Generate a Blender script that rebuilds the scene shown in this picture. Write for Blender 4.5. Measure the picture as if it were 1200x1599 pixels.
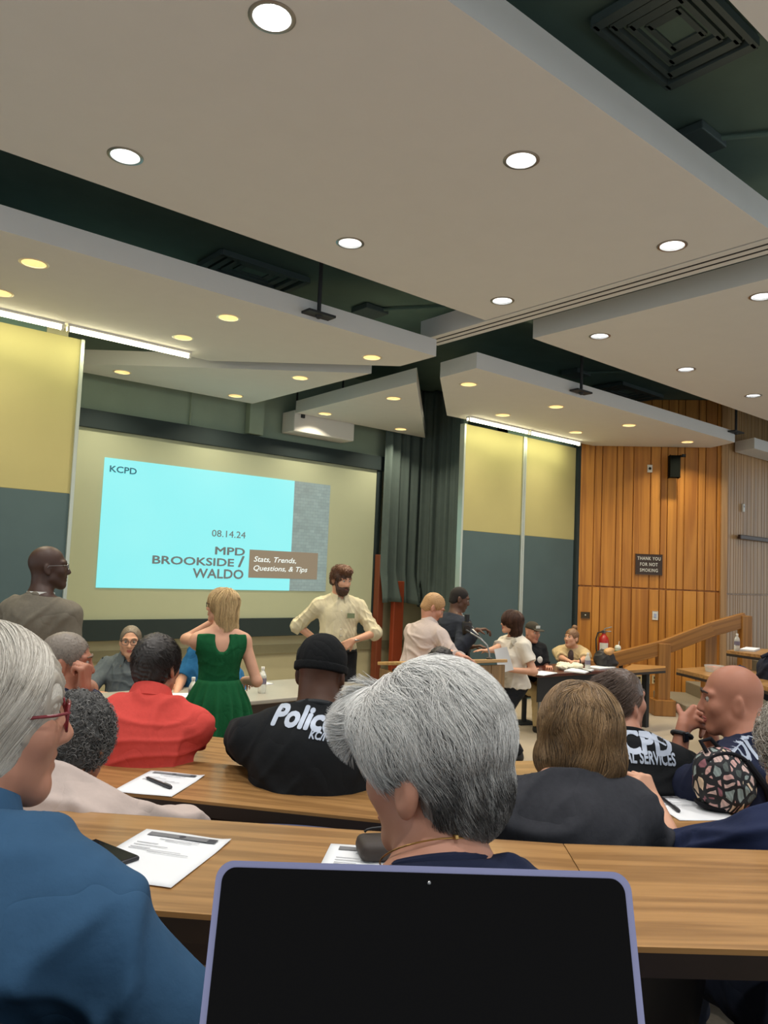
import bpy, bmesh, math, random
import numpy as np
from mathutils import Vector, Matrix
from mathutils.bvhtree import BVHTree
random.seed(7); RNG = np.random.default_rng(7)
scene = bpy.context.scene
for o in list(bpy.data.objects): bpy.data.objects.remove(o)
COL = scene.collection
PI = math.pi
import zlib
def crc(s): return zlib.crc32(s.encode()) % 9999

# ------------------------------------------------------------------ camera
FPX, W, H = 1200.0, 1200.0, 1599.0
YAW, PITCH, ROLL, EYE = math.radians(39.98), math.radians(4.145), math.radians(2.425), 1.9
_f = Vector((math.sin(YAW)*math.cos(PITCH), math.cos(YAW)*math.cos(PITCH), math.sin(PITCH)))
_r = Vector((math.cos(YAW), -math.sin(YAW), 0)); _u = _r.cross(_f)
CR = _r*math.cos(ROLL) + _u*math.sin(ROLL); CU = _u*math.cos(ROLL) - _r*math.sin(ROLL); CF = _f
CC = Vector((0, 0, EYE))
FH = Vector((math.sin(YAW), math.cos(YAW), 0)); RH = Vector((math.cos(YAW), -math.sin(YAW), 0)); UP = Vector((0, 0, 1))
cam = bpy.data.cameras.new('camera'); camo = bpy.data.objects.new('camera', cam); COL.objects.link(camo)
m = Matrix((CR, CU, -CF)).transposed().to_4x4(); m.translation = CC
camo.matrix_world = m
cam.sensor_fit = 'VERTICAL'; cam.sensor_height = 36.0; cam.lens = 36.0*FPX/H; cam.clip_start = .05
scene.camera = camo
def ray(px, py): return CF + CR*((px-W/2)/FPX) - CU*((py-H/2)/FPX)
def at(px, py, z): return CC + ray(px, py)*z
def onz(px, py, Z): d = ray(px, py); return CC + d*((Z-CC.z)/d.z)
def ony(px, py, Y): d = ray(px, py); return CC + d*((Y-CC.y)/d.y)
def onplane(px, py, P, n): d = ray(px, py); return CC + d*((P-CC).dot(n)/d.dot(n))
def hd(a): a = math.radians(a); return FH*math.cos(a) + RH*math.sin(a)     # heading: 0 away from the camera, 90 to its right

# ------------------------------------------------------------------ world, exposure
scene.view_settings.view_transform = 'Standard'; scene.view_settings.look = 'None'
scene.view_settings.gamma = 1.0; scene.view_settings.use_curve_mapping = False
scene.view_settings.exposure = 0.0
wd = bpy.data.worlds.new('world'); scene.world = wd; wd.use_nodes = True
bg = wd.node_tree.nodes['Background']; bg.inputs[0].default_value = (.90, 1.0, 1.06, 1); bg.inputs[1].default_value = .88
COOL = (1.0, .97, .94); WARM = (1.0, .89, .66); TUBE = (.98, 1.0, .62)
P_COOL, P_WARM, P_TUBE = 11.5, 13.0, 4.0

# ------------------------------------------------------------------ materials
def lin(c):
    return tuple(((v/255)/12.92 if v/255 <= .04045 else ((v/255+.055)/1.055)**2.4) for v in c)
MATS = {}
def nt(name):
    mt = bpy.data.materials.new(name); mt.use_nodes = True
    n = mt.node_tree; b = n.nodes['Principled BSDF']; return mt, n, b
def plain(name, rgb, rough=.6, metal=0, var=.08, scale=18, bump=0.0, spec=.5, stretch=None, coat=0, sub=0):
    if name in MATS: return MATS[name]
    mt, n, b = nt(name); c = lin(rgb)
    tc = n.nodes.new('ShaderNodeTexCoord'); mp = n.nodes.new('ShaderNodeMapping')
    n.links.new(tc.outputs['Object'], mp.inputs[0])
    if stretch: mp.inputs['Scale'].default_value = stretch
    nz = n.nodes.new('ShaderNodeTexNoise'); nz.inputs['Scale'].default_value = scale; nz.inputs['Detail'].default_value = 4
    n.links.new(mp.outputs[0], nz.inputs['Vector'])
    mx = n.nodes.new('ShaderNodeMix'); mx.data_type = 'RGBA'
    mx.inputs[6].default_value = tuple(v*(1-var) for v in c)+(1,); mx.inputs[7].default_value = tuple(min(1, v*(1+var)) for v in c)+(1,)
    n.links.new(nz.outputs[0], mx.inputs[0]); n.links.new(mx.outputs[2], b.inputs['Base Color'])
    b.inputs['Roughness'].default_value = rough; b.inputs['Metallic'].default_value = metal
    b.inputs['Specular IOR Level'].default_value = spec; b.inputs['Coat Weight'].default_value = coat
    if sub:
        b.inputs['Subsurface Weight'].default_value = sub; b.inputs['Subsurface Radius'].default_value = (.01, .004, .002); b.inputs['Subsurface Scale'].default_value = .6
    if bump:
        bp = n.nodes.new('ShaderNodeBump'); bp.inputs['Strength'].default_value = bump; bp.inputs['Distance'].default_value = .003
        n.links.new(nz.outputs[0], bp.inputs['Height']); n.links.new(bp.outputs[0], b.inputs['Normal'])
    MATS[name] = mt; return mt
def cloth(name, rgb, var=.16, rough=.9, scale=60, wr=.30):
    if name in MATS: return MATS[name]
    mt = plain(name, rgb, rough, 0, var, scale, .35, .2); n = mt.node_tree; b = n.nodes['Principled BSDF']; L = n.links.new
    tc = n.nodes.new('ShaderNodeTexCoord'); nz = n.nodes.new('ShaderNodeTexNoise'); nz.inputs['Scale'].default_value = 4.5; nz.inputs['Detail'].default_value = 2.0; nz.inputs['Distortion'].default_value = .5
    L(tc.outputs['Object'], nz.inputs[0]); s1 = n.nodes.new('ShaderNodeMath'); s1.operation = 'MULTIPLY_ADD'; s1.inputs[1].default_value = 2; s1.inputs[2].default_value = -1; L(nz.outputs[0], s1.inputs[0])
    s2 = n.nodes.new('ShaderNodeMath'); s2.operation = 'ABSOLUTE'; L(s1.outputs[0], s2.inputs[0]); s3 = n.nodes.new('ShaderNodeMath'); s3.operation = 'POWER'; s3.inputs[1].default_value = .6; L(s2.outputs[0], s3.inputs[0])
    bp = n.nodes.new('ShaderNodeBump'); bp.inputs['Strength'].default_value = wr; bp.inputs['Distance'].default_value = .022; L(s3.outputs[0], bp.inputs['Height'])
    old = b.inputs['Normal'].links[0].from_node; L(bp.outputs[0], old.inputs['Normal']); return mt
def skin(name, rgb): return plain(name, rgb, .5, 0, .09, 22, .08, .4, sub=.04)
def emit(name, rgb, strength, var=0.0):
    if name in MATS: return MATS[name]
    mt, n, b = nt(name); c = lin(rgb)
    b.inputs['Base Color'].default_value = (*[v*.3 for v in c], 1); b.inputs['Emission Color'].default_value = (*c, 1)
    b.inputs['Emission Strength'].default_value = strength; b.inputs['Roughness'].default_value = .8
    MATS[name] = mt; return mt
def grain(name, ca, cb, axis='X', scale=9.0, rough=.35, tone=False, fine=60, dist=2.5, coat=0, spec=.5, tstr=.5, sq=.035):
    """wood: grain stretched along one object axis; tone = per-board attribute"""
    if name in MATS: return MATS[name]
    mt, n, b = nt(name); L = n.links.new
    tc = n.nodes.new('ShaderNodeTexCoord'); mp = n.nodes.new('ShaderNodeMapping')
    s = {'X': (sq, 1, 1), 'Y': (1, sq, 1), 'Z': (1, 1, sq)}[axis]; mp.inputs['Scale'].default_value = s
    L(tc.outputs['Object'], mp.inputs[0])
    vec = mp.outputs[0]
    if tone:
        at_ = n.nodes.new('ShaderNodeAttribute'); at_.attribute_name = 'tone'
        ad = n.nodes.new('ShaderNodeVectorMath'); ad.operation = 'ADD'
        cx = n.nodes.new('ShaderNodeCombineXYZ'); ml = n.nodes.new('ShaderNodeMath'); ml.operation = 'MULTIPLY'; ml.inputs[1].default_value = 37.0
        L(at_.outputs['Fac'], ml.inputs[0]); L(ml.outputs[0], cx.inputs[0]); L(ml.outputs[0], cx.inputs[1]); L(vec, ad.inputs[0]); L(cx.outputs[0], ad.inputs[1]); vec = ad.outputs[0]
    n1 = n.nodes.new('ShaderNodeTexNoise'); n1.inputs['Scale'].default_value = scale; n1.inputs['Detail'].default_value = 3; n1.inputs['Distortion'].default_value = dist*.2
    n2 = n.nodes.new('ShaderNodeTexNoise'); n2.inputs['Scale'].default_value = fine; n2.inputs['Detail'].default_value = 5
    L(vec, n1.inputs['Vector']); L(vec, n2.inputs['Vector'])
    sn = n.nodes.new('ShaderNodeMath'); sn.operation = 'MULTIPLY'; sn.inputs[1].default_value = 26.0; L(n1.outputs[0], sn.inputs[0])
    s2 = n.nodes.new('ShaderNodeMath'); s2.operation = 'SINE'; L(sn.outputs[0], s2.inputs[0])
    s3 = n.nodes.new('ShaderNodeMath'); s3.operation = 'MULTIPLY_ADD'; s3.inputs[1].default_value = .22; s3.inputs[2].default_value = .25; L(s2.outputs[0], s3.inputs[0])
    s4 = n.nodes.new('ShaderNodeMath'); s4.operation = 'MULTIPLY_ADD'; s4.inputs[1].default_value = .5; L(n2.outputs[0], s4.inputs[0]); L(s3.outputs[0], s4.inputs[2])
    last = s4.outputs[0]
    if tone:
        s5 = n.nodes.new('ShaderNodeMath'); s5.operation = 'MULTIPLY_ADD'; s5.inputs[1].default_value = tstr; L(at_.outputs['Fac'], s5.inputs[0]); L(last, s5.inputs[2])
        s6 = n.nodes.new('ShaderNodeMath'); s6.operation = 'SUBTRACT'; s6.inputs[1].default_value = tstr*.5; L(s5.outputs[0], s6.inputs[0]); last = s6.outputs[0]
    mx = n.nodes.new('ShaderNodeMix'); mx.data_type = 'RGBA'; mx.clamp_factor = True
    mx.inputs[6].default_value = (*lin(ca), 1); mx.inputs[7].default_value = (*lin(cb), 1)
    L(last, mx.inputs[0]); L(mx.outputs[2], b.inputs['Base Color'])
    b.inputs['Roughness'].default_value = rough; b.inputs['Coat Weight'].default_value = coat; b.inputs['Specular IOR Level'].default_value = spec
    MATS[name] = mt; return mt
def toned(name, ca, cb, rough=.5, aniso=0.0, spec=.5):
    """hair and the like: colour from a per-strand attribute"""
    if name in MATS: return MATS[name]
    mt, n, b = nt(name); L = n.links.new
    a = n.nodes.new('ShaderNodeAttribute'); a.attribute_name = 'tone'
    mx = n.nodes.new('ShaderNodeMix'); mx.data_type = 'RGBA'; mx.inputs[6].default_value = (*lin(ca), 1); mx.inputs[7].default_value = (*lin(cb), 1)
    L(a.outputs['Fac'], mx.inputs[0]); L(mx.outputs[2], b.inputs['Base Color']); b.inputs['Roughness'].default_value = rough; b.inputs['Specular IOR Level'].default_value = spec
    MATS[name] = mt; return mt

# ------------------------------------------------------------------ object helpers
def tag(o, label=None, cat=None, group=None, kind=None):
    if label: o['label'] = label
    if cat: o['category'] = cat
    if group: o['group'] = group
    if kind: o['kind'] = kind
    return o
def thing(name, label, cat, loc=(0, 0, 0), group=None, rot=None):
    o = bpy.data.objects.new(name, None); COL.objects.link(o); o.empty_display_size = .1
    mt = rot.to_4x4() if rot is not None else Matrix.Identity(4)
    mt.translation = Vector(loc); o.matrix_world = mt
    return tag(o, label, cat, group)
def link(name, me, mat, parent=None, M=None, local=False):
    """M: world matrix of the object (or local to the parent when local=True)"""
    o = bpy.data.objects.new(name, me); COL.objects.link(o)
    if mat is not None:
        me.materials.clear()
        for q in (mat if isinstance(mat, (list, tuple)) else [mat]): me.materials.append(q)
    M = M if M is not None else Matrix.Identity(4)
    if parent is not None:
        o.parent = parent
        o.matrix_basis = M if local else parent_world(parent).inverted() @ M
    else: o.matrix_basis = M
    return o
def parent_world(o):
    Mw = o.matrix_basis.copy(); p = o.parent
    while p is not None: Mw = p.matrix_basis @ Mw; p = p.parent
    return Mw
def frame(x, z=UP, loc=(0, 0, 0)):
    x = Vector(x).normalized(); z = Vector(z); y = z.cross(x).normalized(); z = x.cross(y)
    mt = Matrix((x, y, z)).transposed().to_4x4(); mt.translation = Vector(loc); return mt
class MB:
    def __init__(s): s.bm = bmesh.new(); s.t = s.bm.verts.layers.float.new('tone'); s.tone = 0.0
    def _tone(s, vs):
        for v in vs: v[s.t] = s.tone
    def box(s, c, size, R=None, bev=0, seg=2):
        R = R or Matrix.Identity(3)
        g = bmesh.ops.create_cube(s.bm, size=1.0)['verts']
        for v in g: v.co = Vector(c) + R @ Vector((v.co.x*size[0], v.co.y*size[1], v.co.z*size[2]))
        s._tone(g)
        if bev:
            es = list({e for v in g for e in v.link_edges})
            r = bmesh.ops.bevel(s.bm, geom=es, offset=bev, segments=seg, affect='EDGES', profile=.5); s._tone(r['verts'])
        return s
    def tube(s, pts, r, n=10, closed=False, caps=True):
        pts = [Vector(p) for p in pts]; N = len(pts); rr = r if isinstance(r, (list, tuple)) else [r]*N
        rings = []; prev = None
        for i in range(N):
            if closed: t = pts[(i+1) % N]-pts[i-1]
            else: t = pts[min(i+1, N-1)]-pts[max(i-1, 0)]
            t = t.normalized() if t.length > 1e-9 else UP.copy()
            if prev is None:
                a = Vector((0, 0, 1)) if abs(t.z) < .9 else Vector((1, 0, 0)); a = (a-t*a.dot(t)).normalized()
            else: a = (prev-t*prev.dot(t)).normalized()
            prev = a; b = t.cross(a)
            rings.append([s.bm.verts.new(pts[i]+(a*math.cos(2*PI*k/n)+b*math.sin(2*PI*k/n))*rr[i]) for k in range(n)])
        for i in range(N if closed else N-1):
            A, B = rings[i], rings[(i+1) % N]
            for k in range(n): s.bm.faces.new((A[k], A[(k+1) % n], B[(k+1) % n], B[k]))
        if caps and not closed:
            s.bm.faces.new(rings[0][::-1]); s.bm.faces.new(rings[-1])
        for q in rings: s._tone(q)
        return s
    def lathe(s, prof, n=24, M=None, cap0=False, cap1=False):
        M = M or Matrix.Identity(4); rings = []
        for (r, z) in prof: rings.append([s.bm.verts.new(M @ Vector((r*math.cos(2*PI*k/n), r*math.sin(2*PI*k/n), z))) for k in range(n)])
        for A, B in zip(rings, rings[1:]):
            for k in range(n): s.bm.faces.new((A[k], A[(k+1) % n], B[(k+1) % n], B[k]))
        if cap0: s.bm.faces.new(rings[0][::-1])
        if cap1: s.bm.faces.new(rings[-1])
        for q in rings: s._tone(q)
        return s
    def prism(s, poly, z0, z1, M=None):
        M = M or Matrix.Identity(4)
        a = [s.bm.verts.new(M @ Vector((p[0], p[1], z0))) for p in poly]; b = [s.bm.verts.new(M @ Vector((p[0], p[1], z1))) for p in poly]
        s.bm.faces.new(a[::-1]); s.bm.faces.new(b); n = len(poly)
        for k in range(n): s.bm.faces.new((a[k], a[(k+1) % n], b[(k+1) % n], b[k]))
        s._tone(a+b); return s
    def quad(s, a, b, c, d): s.bm.faces.new([s.bm.verts.new(Vector(p)) for p in (a, b, c, d)]); return s
    def sphere(s, c, r, u=16, v=10, sc=(1, 1, 1)):
        g = bmesh.ops.create_uvsphere(s.bm, u_segments=u, v_segments=v, radius=r)['verts']
        for q in g: q.co = Vector(c)+Vector((q.co.x*sc[0], q.co.y*sc[1], q.co.z*sc[2]))
        s._tone(g); return s
    def me(s, name, smooth=False):
        bmesh.ops.recalc_face_normals(s.bm, faces=s.bm.faces)
        me = bpy.data.meshes.new(name); s.bm.to_mesh(me); s.bm.free()
        if smooth:
            me.polygons.foreach_set('use_smooth', [True]*len(me.polygons))
            me.set_sharp_from_angle(angle=math.radians(38))
        return me
    def obj(s, name, mat, parent=None, M=None, smooth=False, local=False): return link(name, s.me(name, smooth), mat, parent, M, local)
def np_mesh(name, V, F, tone=None, smooth=True):
    me = bpy.data.meshes.new(name); V = np.ascontiguousarray(V, np.float32); F = np.ascontiguousarray(F, np.int32); k = F.shape[1]
    me.vertices.add(len(V)); me.vertices.foreach_set('co', V.ravel())
    me.loops.add(F.size); me.loops.foreach_set('vertex_index', F.ravel())
    me.polygons.add(len(F)); me.polygons.foreach_set('loop_start', np.arange(0, F.size, k, dtype=np.int32))
    me.polygons.foreach_set('use_smooth', np.full(len(F), smooth, bool))
    me.update(calc_edges=True)
    if tone is not None:
        a = me.attributes.new('tone', 'FLOAT', 'POINT'); a.data.foreach_set('value', np.ascontiguousarray(tone, np.float32))
    return me
def text_mesh(body, size=1.0, bold=0.0, shear=0.0, align='CENTER', spacing=1.0, lines=1.0, extrude=0.0):
    cu = bpy.data.curves.new('lettering', 'FONT'); cu.body = body; cu.size = size; cu.align_x = align; cu.align_y = 'CENTER'
    cu.offset = 0.0; cu.shear = shear; cu.space_character = spacing; cu.space_line = lines; cu.extrude = extrude; cu.resolution_u = 3
    o = bpy.data.objects.new('lettering', cu); COL.objects.link(o)
    bpy.context.view_layer.update(); dg = bpy.context.evaluated_depsgraph_get()
    me = bpy.data.meshes.new_from_object(o.evaluated_get(dg)); bpy.data.objects.remove(o); bpy.data.curves.remove(cu)
    me.name = 'lettering'
    if bold:      # heavier strokes: the outline repeated a little to every side
        bm = bmesh.new()
        for k in range(9):
            a = k*PI/4; tmp = me.copy(); dx, dy = (0, 0) if k == 8 else (bold*math.cos(a)*size, bold*math.sin(a)*size)
            tmp.transform(Matrix.Translation((dx, dy, k*2e-5*size))); bm.from_mesh(tmp); bpy.data.meshes.remove(tmp)
        bm.to_mesh(me); bm.free()
    return me
def fit_text(me, w, h):
    """scale a lettering mesh so its box is w by h, centred"""
    co = np.empty(len(me.vertices)*3, np.float32); me.vertices.foreach_get('co', co); co = co.reshape(-1, 3)
    lo, hi = co.min(0), co.max(0); c = (lo+hi)/2; co -= c; co[:, 0] *= w/(hi[0]-lo[0]); co[:, 1] *= h/(hi[1]-lo[1])
    me.vertices.foreach_set('co', co.ravel()); me.update(); return me

# ------------------------------------------------------------------ signed-distance modeller (bodies, clothes, hair)
class SDF:
    def __init__(s): s.ops = []
    def cap(s, a, b, ra, rb=None, k=.02, op='u', flat=False, flat0=False):
        s.ops.append(('c', Vector(a), Vector(b), ra, ra if rb is None else rb, k, op, flat, flat0)); return s
    def ell(s, c, r, R=None, k=.02, op='u'):
        s.ops.append(('e', Vector(c), Vector(r) if not isinstance(r, (int, float)) else Vector((r, r, r)), R or Matrix.Identity(3), k, op)); return s
    def cut(s, p, n): s.ops.append(('p', Vector(p), Vector(n).normalized())); return s
    def build(s, h):
        lo = np.full(3, 1e9); hi = -lo
        for o in s.ops:
            if o[0] == 'c' and o[6] == 'u':
                for p, r in ((o[1], o[3]), (o[2], o[4])): q = np.array(p); lo = np.minimum(lo, q-r); hi = np.maximum(hi, q+r)
            elif o[0] == 'e' and o[5] == 'u':
                q = np.array(o[1]); r = max(o[2]); lo = np.minimum(lo, q-r); hi = np.maximum(hi, q+r)
        lo -= 4*h; hi += 4*h; n = np.ceil((hi-lo)/h).astype(int)+1
        ax = [(lo[i]+h*np.arange(n[i])).astype(np.float32) for i in range(3)]
        d = np.full(n, .06, np.float32)
        for o in s.ops:
            if o[0] == 'p':
                p, nn = o[1], o[2]
                v = (ax[0]-p.x)[:, None, None]*nn.x + (ax[1]-p.y)[None, :, None]*nn.y + (ax[2]-p.z)[None, None, :]*nn.z
                np.maximum(d, v.astype(np.float32), out=d); continue
            if o[0] == 'c':
                _, a, b, ra, rb, k, op, flat, flat0 = o; R0 = max(ra, rb)
                l = np.minimum(np.array(a), np.array(b))-R0; u = np.maximum(np.array(a), np.array(b))+R0
            else:
                _, c, r, R, k, op = o; l = np.array(c)-max(r); u = np.array(c)+max(r)
            pad = max(.035, k*1.1)
            i0 = np.clip(np.floor((l-pad-lo)/h).astype(int), 0, n-1); i1 = np.clip(np.ceil((u+pad-lo)/h).astype(int)+1, 1, n)
            if (i1 <= i0).any(): continue
            sl = tuple(slice(i0[q], i1[q]) for q in range(3))
            X, Y, Z = ax[0][sl[0]][:, None, None], ax[1][sl[1]][None, :, None], ax[2][sl[2]][None, None, :]
            if o[0] == 'c':
                ba = b-a; L2 = max(ba.dot(ba), 1e-9)
                x, y, z = X-np.float32(a.x), Y-np.float32(a.y), Z-np.float32(a.z)
                t = (x*np.float32(ba.x)+y*np.float32(ba.y)+z*np.float32(ba.z))/np.float32(L2); tc = np.clip(t, 0, 1)
                v = np.sqrt((x-tc*np.float32(ba.x))**2+(y-tc*np.float32(ba.y))**2+(z-tc*np.float32(ba.z))**2)-(ra+(rb-ra)*tc)
                if flat: v = np.maximum(v, (t-1)*np.float32(math.sqrt(L2)))
                if flat0: v = np.maximum(v, -t*np.float32(math.sqrt(L2)))
            else:
                x, y, z = X-np.float32(c.x), Y-np.float32(c.y), Z-np.float32(c.z)
                A = [(x*np.float32(R[0][q])+y*np.float32(R[1][q])+z*np.float32(R[2][q]))/np.float32(r[q]) for q in range(3)]
                k0 = np.sqrt(A[0]**2+A[1]**2+A[2]**2)+1e-6
                k1 = np.sqrt((A[0]/r[0])**2+(A[1]/r[1])**2+(A[2]/r[2])**2)+1e-6
                v = k0*(k0-1)/k1
            D = d[sl]
            if op == 'u':
                hh = np.clip(.5+.5*(D-v)/k, 0, 1); d[sl] = D+(v-D)*hh-k*hh*(1-hh)
            elif op == 's':
                hh = np.clip(.5-.5*(D+v)/k, 0, 1); d[sl] = D+(-v-D)*hh+k*hh*(1-hh)
            elif op == 'i':
                raise ValueError
        return surfnets(d, lo, h)
def surfnets(d, lo, h):
    s = d < 0; si = s.astype(np.int8)
    c = si[:-1]+si[1:]; c = c[:, :-1]+c[:, 1:]; c = c[:, :, :-1]+c[:, :, 1:]
    act = (c > 0) & (c < 8); I = np.nonzero(act); n = len(I[0])
    vid = np.full(act.shape, -1, np.int32); vid[I] = np.arange(n)
    acc = np.zeros((n, 3), np.float32); cnt = np.zeros(n, np.float32)
    for axs in range(3):
        o1, o2 = [q for q in range(3) if q != axs]
        for p in (0, 1):
            for q in (0, 1):
                off = [0, 0, 0]; off[o1] = p; off[o2] = q; of2 = list(off); of2[axs] = 1
                da = d[I[0]+off[0], I[1]+off[1], I[2]+off[2]]; db = d[I[0]+of2[0], I[1]+of2[1], I[2]+of2[2]]
                mk = (da < 0) != (db < 0); t = np.where(mk, da/np.where(mk, da-db, 1), 0)
                acc[:, axs] += np.where(mk, t, 0); acc[:, o1] += mk*p; acc[:, o2] += mk*q; cnt += mk
    V = np.stack(I, 1)+acc/cnt[:, None]; V = lo+h*V
    F = []
    for axs in range(3):
        o1, o2 = (axs+1) % 3, (axs+2) % 3
        a = [slice(1, -1)]*3; a[axs] = slice(0, -1); b = [slice(1, -1)]*3; b[axs] = slice(1, None)
        mk = s[tuple(a)] != s[tuple(b)]; J = list(np.nonzero(mk)); J = [J[q]+(0 if q == axs else 1) for q in range(3)]
        ins = s[tuple(J)]
        def g(e1, e2):
            K = [x.copy() for x in J]; K[o1] -= e1; K[o2] -= e2; return vid[tuple(K)]
        Q = np.stack([g(1, 1), g(0, 1), g(0, 0), g(1, 0)], 1); Q[~ins] = Q[~ins][:, ::-1]; F.append(Q)
    return V, np.concatenate(F)
def vnormals(V, F):
    n = np.cross(V[F[:, 2]]-V[F[:, 0]], V[F[:, 3]]-V[F[:, 1]]); N = np.zeros_like(V)
    for k in range(4):
        for q in range(3): N[:, q] += np.bincount(F[:, k], n[:, q], len(V))
    return N/(np.linalg.norm(N, axis=1, keepdims=True)+1e-12)
def relax(V, F, it=1, w=.5):
    e = np.concatenate([F[:, [0, 1]], F[:, [1, 2]], F[:, [2, 3]], F[:, [3, 0]]])
    deg = np.bincount(e[:, 0], minlength=len(V))[:, None]
    for _ in range(it):
        A = np.stack([np.bincount(e[:, 0], V[e[:, 1], q], len(V)) for q in range(3)], 1)/np.maximum(deg, 1)
        V = V+w*(A-V)
    return V
def folds(seed, amp, freq=16.0):
    """creases: sharp ridges along warped random directions, fading in and out"""
    freq = freq*2.3; r = np.random.default_rng(seed); ks = r.normal(size=(9, 3)); ks /= np.linalg.norm(ks, axis=1)[:, None]; ph = r.uniform(0, 6.3, 9)
    def fn(V):
        w = np.sin(V@ks[0]*freq*.55+ph[0])+np.sin(V@ks[1]*freq*.4+ph[1]); out = 0
        for i, (fm, am) in enumerate(((.8, 1.0), (1.15, .75), (1.7, .45))):
            s = np.sin(V@ks[2+i]*freq*fm+1.5*w+ph[2+i]); m_ = np.clip(.45+.75*np.sin(V@ks[5+i]*freq*.5+ph[5+i]+.8*w), 0, 1)
            out = out+am*m_*(np.exp(-s*s*4)-.35)
        return amp*1.5*out+amp*.35*np.sin(V@ks[8]*freq*.3+w)
    return fn
def sdf_obj(name, S, h, mat, parent, disp=None, smooth=2, tone=None):
    V, F = S.build(h); V = relax(V, F, smooth, .45)
    if disp is not None: V = V+vnormals(V, F)*disp(V)[:, None]
    if tone is not None: tone = tone(V)
    o = V.mean(0); me = np_mesh(name, V-o, F, tone)
    return link(name, me, mat, parent, Matrix.Translation(Vector(o)))

# ------------------------------------------------------------------ people
class Fr:
    """a local frame: forward, left, up"""
    def __init__(s, o, f, u=UP):
        s.o = Vector(o); s.f = Vector(f).normalized(); s.l = Vector(u).cross(s.f).normalized(); s.u = s.f.cross(s.l).normalized()
    def __call__(s, f, l, u): return s.o+s.f*f+s.l*l+s.u*u
    def v(s, f, l, u): return s.f*f+s.l*l+s.u*u
    def R(s): return Matrix((s.f, s.l, s.u)).transposed()
    def M(s): mt = s.R().to_4x4(); mt.translation = s.o; return mt
def ik(a, b, l1, l2, hint):
    d = b-a; L = d.length; mx = (l1+l2)*.995
    if L > mx: b = a+d*(mx/L); d = b-a; L = mx
    x = (l1*l1-l2*l2+L*L)/(2*L); hh = math.sqrt(max(l1*l1-x*x, 1e-6)); n = d/L
    p = hint-n*hint.dot(n); p = p.normalized() if p.length > 1e-5 else n.orthogonal().normalized()
    return a+n*x+p*hh, b
def head_ops(S, hf, s, nose=1.0, jaw=1.0, cheek=1.0, ears=True, ridge=1.0, earo=0.0):
    R = hf.R(); e = lambda f, l, u: hf(f*s, l*s, u*s)
    def ell(c, r, k=.02, op='u', RR=None): S.ell(e(*c), Vector(r)*s, RR or R, k*s, op)
    def cap(a, b, ra, rb, k=.012): S.cap(e(*a), e(*b), ra*s, rb*s, k*s)
    ell((-.012, 0, .03), (.096, .076, .09)); ell((.03, 0, -.04), (.058, .061*cheek, .072), .03)
    ell((.055, 0, -.02), (.036, .05, .06), .03)
    for q in (1, -1):
        cap((.012, q*.05*jaw, -.065), (.066, q*.014, -.1), .02, .02, .025)
        cap((.086-.006*(1-ridge), q*.012, .03), (.07-.012*(1-ridge), q*.05, .027), .009*ridge, .010*ridge, .014)
        ell((.062, q*.042*cheek, -.022), (.02, .02, .02), .022)
        ell((.1, q*.03, .008), (.02, .017, .012), .014, 's')
        ell((.096, q*.012*nose, -.034), (.011, .009, .008), .008)
        if ears:
            Re = (R @ Matrix.Rotation(math.radians(-14), 3, 'Y') @ Matrix.Rotation(q*math.radians(-18), 3, 'Z'))
            ell((-.012, q*(.079+earo), -.014-earo), (.019+earo*.2, .009+earo*.6, .034+earo*.2), .008, 'u', Re)
            ell((-.006, q*(.09+earo*1.5), -.012-earo), (.010, .007, .019), .006, 's', Re)
    ell((.07, 0, -.1), (.021, .026*jaw, .02), .02)
    cap((.088, 0, .014), (.108, 0, -.028), .008, .0125*nose, .014)
    cap((.088, -.016, -.060), (.092, .0, -.057), .006, .007, .008); cap((.088, .016, -.060), (.092, .0, -.057), .006, .007, .008)
    cap((.084, -.016, -.071), (.089, .0, -.073), .006, .008, .008); cap((.084, .016, -.071), (.089, .0, -.073), .006, .008, .008)
    ell((.1, 0, -.0645), (.012, .021, .0015), .004, 's')
FING = ((-1.5, .92, .078), (-.5, 1.05, .086), (.5, 1.0, .083), (1.5, .78, .074))
def hand_ops(S, w, d, n, side, s=1.0, curl=(30, 35, 25), spread=4, thumb=(.5, .7, .45), bendk=.006):
    """w wrist, d along the hand, n where the palm faces, side = +1/-1 puts the thumb"""
    d = d.normalized(); n = (n-d*n.dot(d)).normalized(); t = d.cross(n)*side    # t: towards the thumb
    k0 = .009*s
    for (q, lf, kp) in FING:
        kn = w+d*kp*s - t*(q*.0205*s) - n*(.002*s*(abs(q)))
        S.cap(w+d*.008*s-t*(q*.012*s), kn, .0135*s, .0115*s, .012*s)
        ang = 0; p = kn; dd = (d-t*math.tan(math.radians(spread*q))).normalized(); L = (.043*lf, .026*lf, .02*lf); rr = (.0098, .0088, .0078, .0068)
        for j in range(3):
            ang += curl[j]; a = math.radians(ang); v = dd*math.cos(a)+n*math.sin(a); q2 = p+v*L[j]*s
            S.cap(p, q2, rr[j]*s, rr[j+1]*s, .004*s if j else .007*s); p = q2
    tb = w+d*.022*s+t*.022*s+n*.006*s; v = (d*thumb[0]+t*thumb[1]+n*thumb[2]).normalized(); t1 = tb+v*.04*s; v2 = (v+d*.35+n*.25).normalized(); t2 = t1+v2*.03*s
    S.cap(w+d*.01*s+t*.008*s, tb, .016*s, .014*s, .012*s); S.cap(tb, t1, .013*s, .0105*s, .008*s); S.cap(t1, t2, .0105*s, .0085*s, .005*s)
class Person: pass
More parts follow.
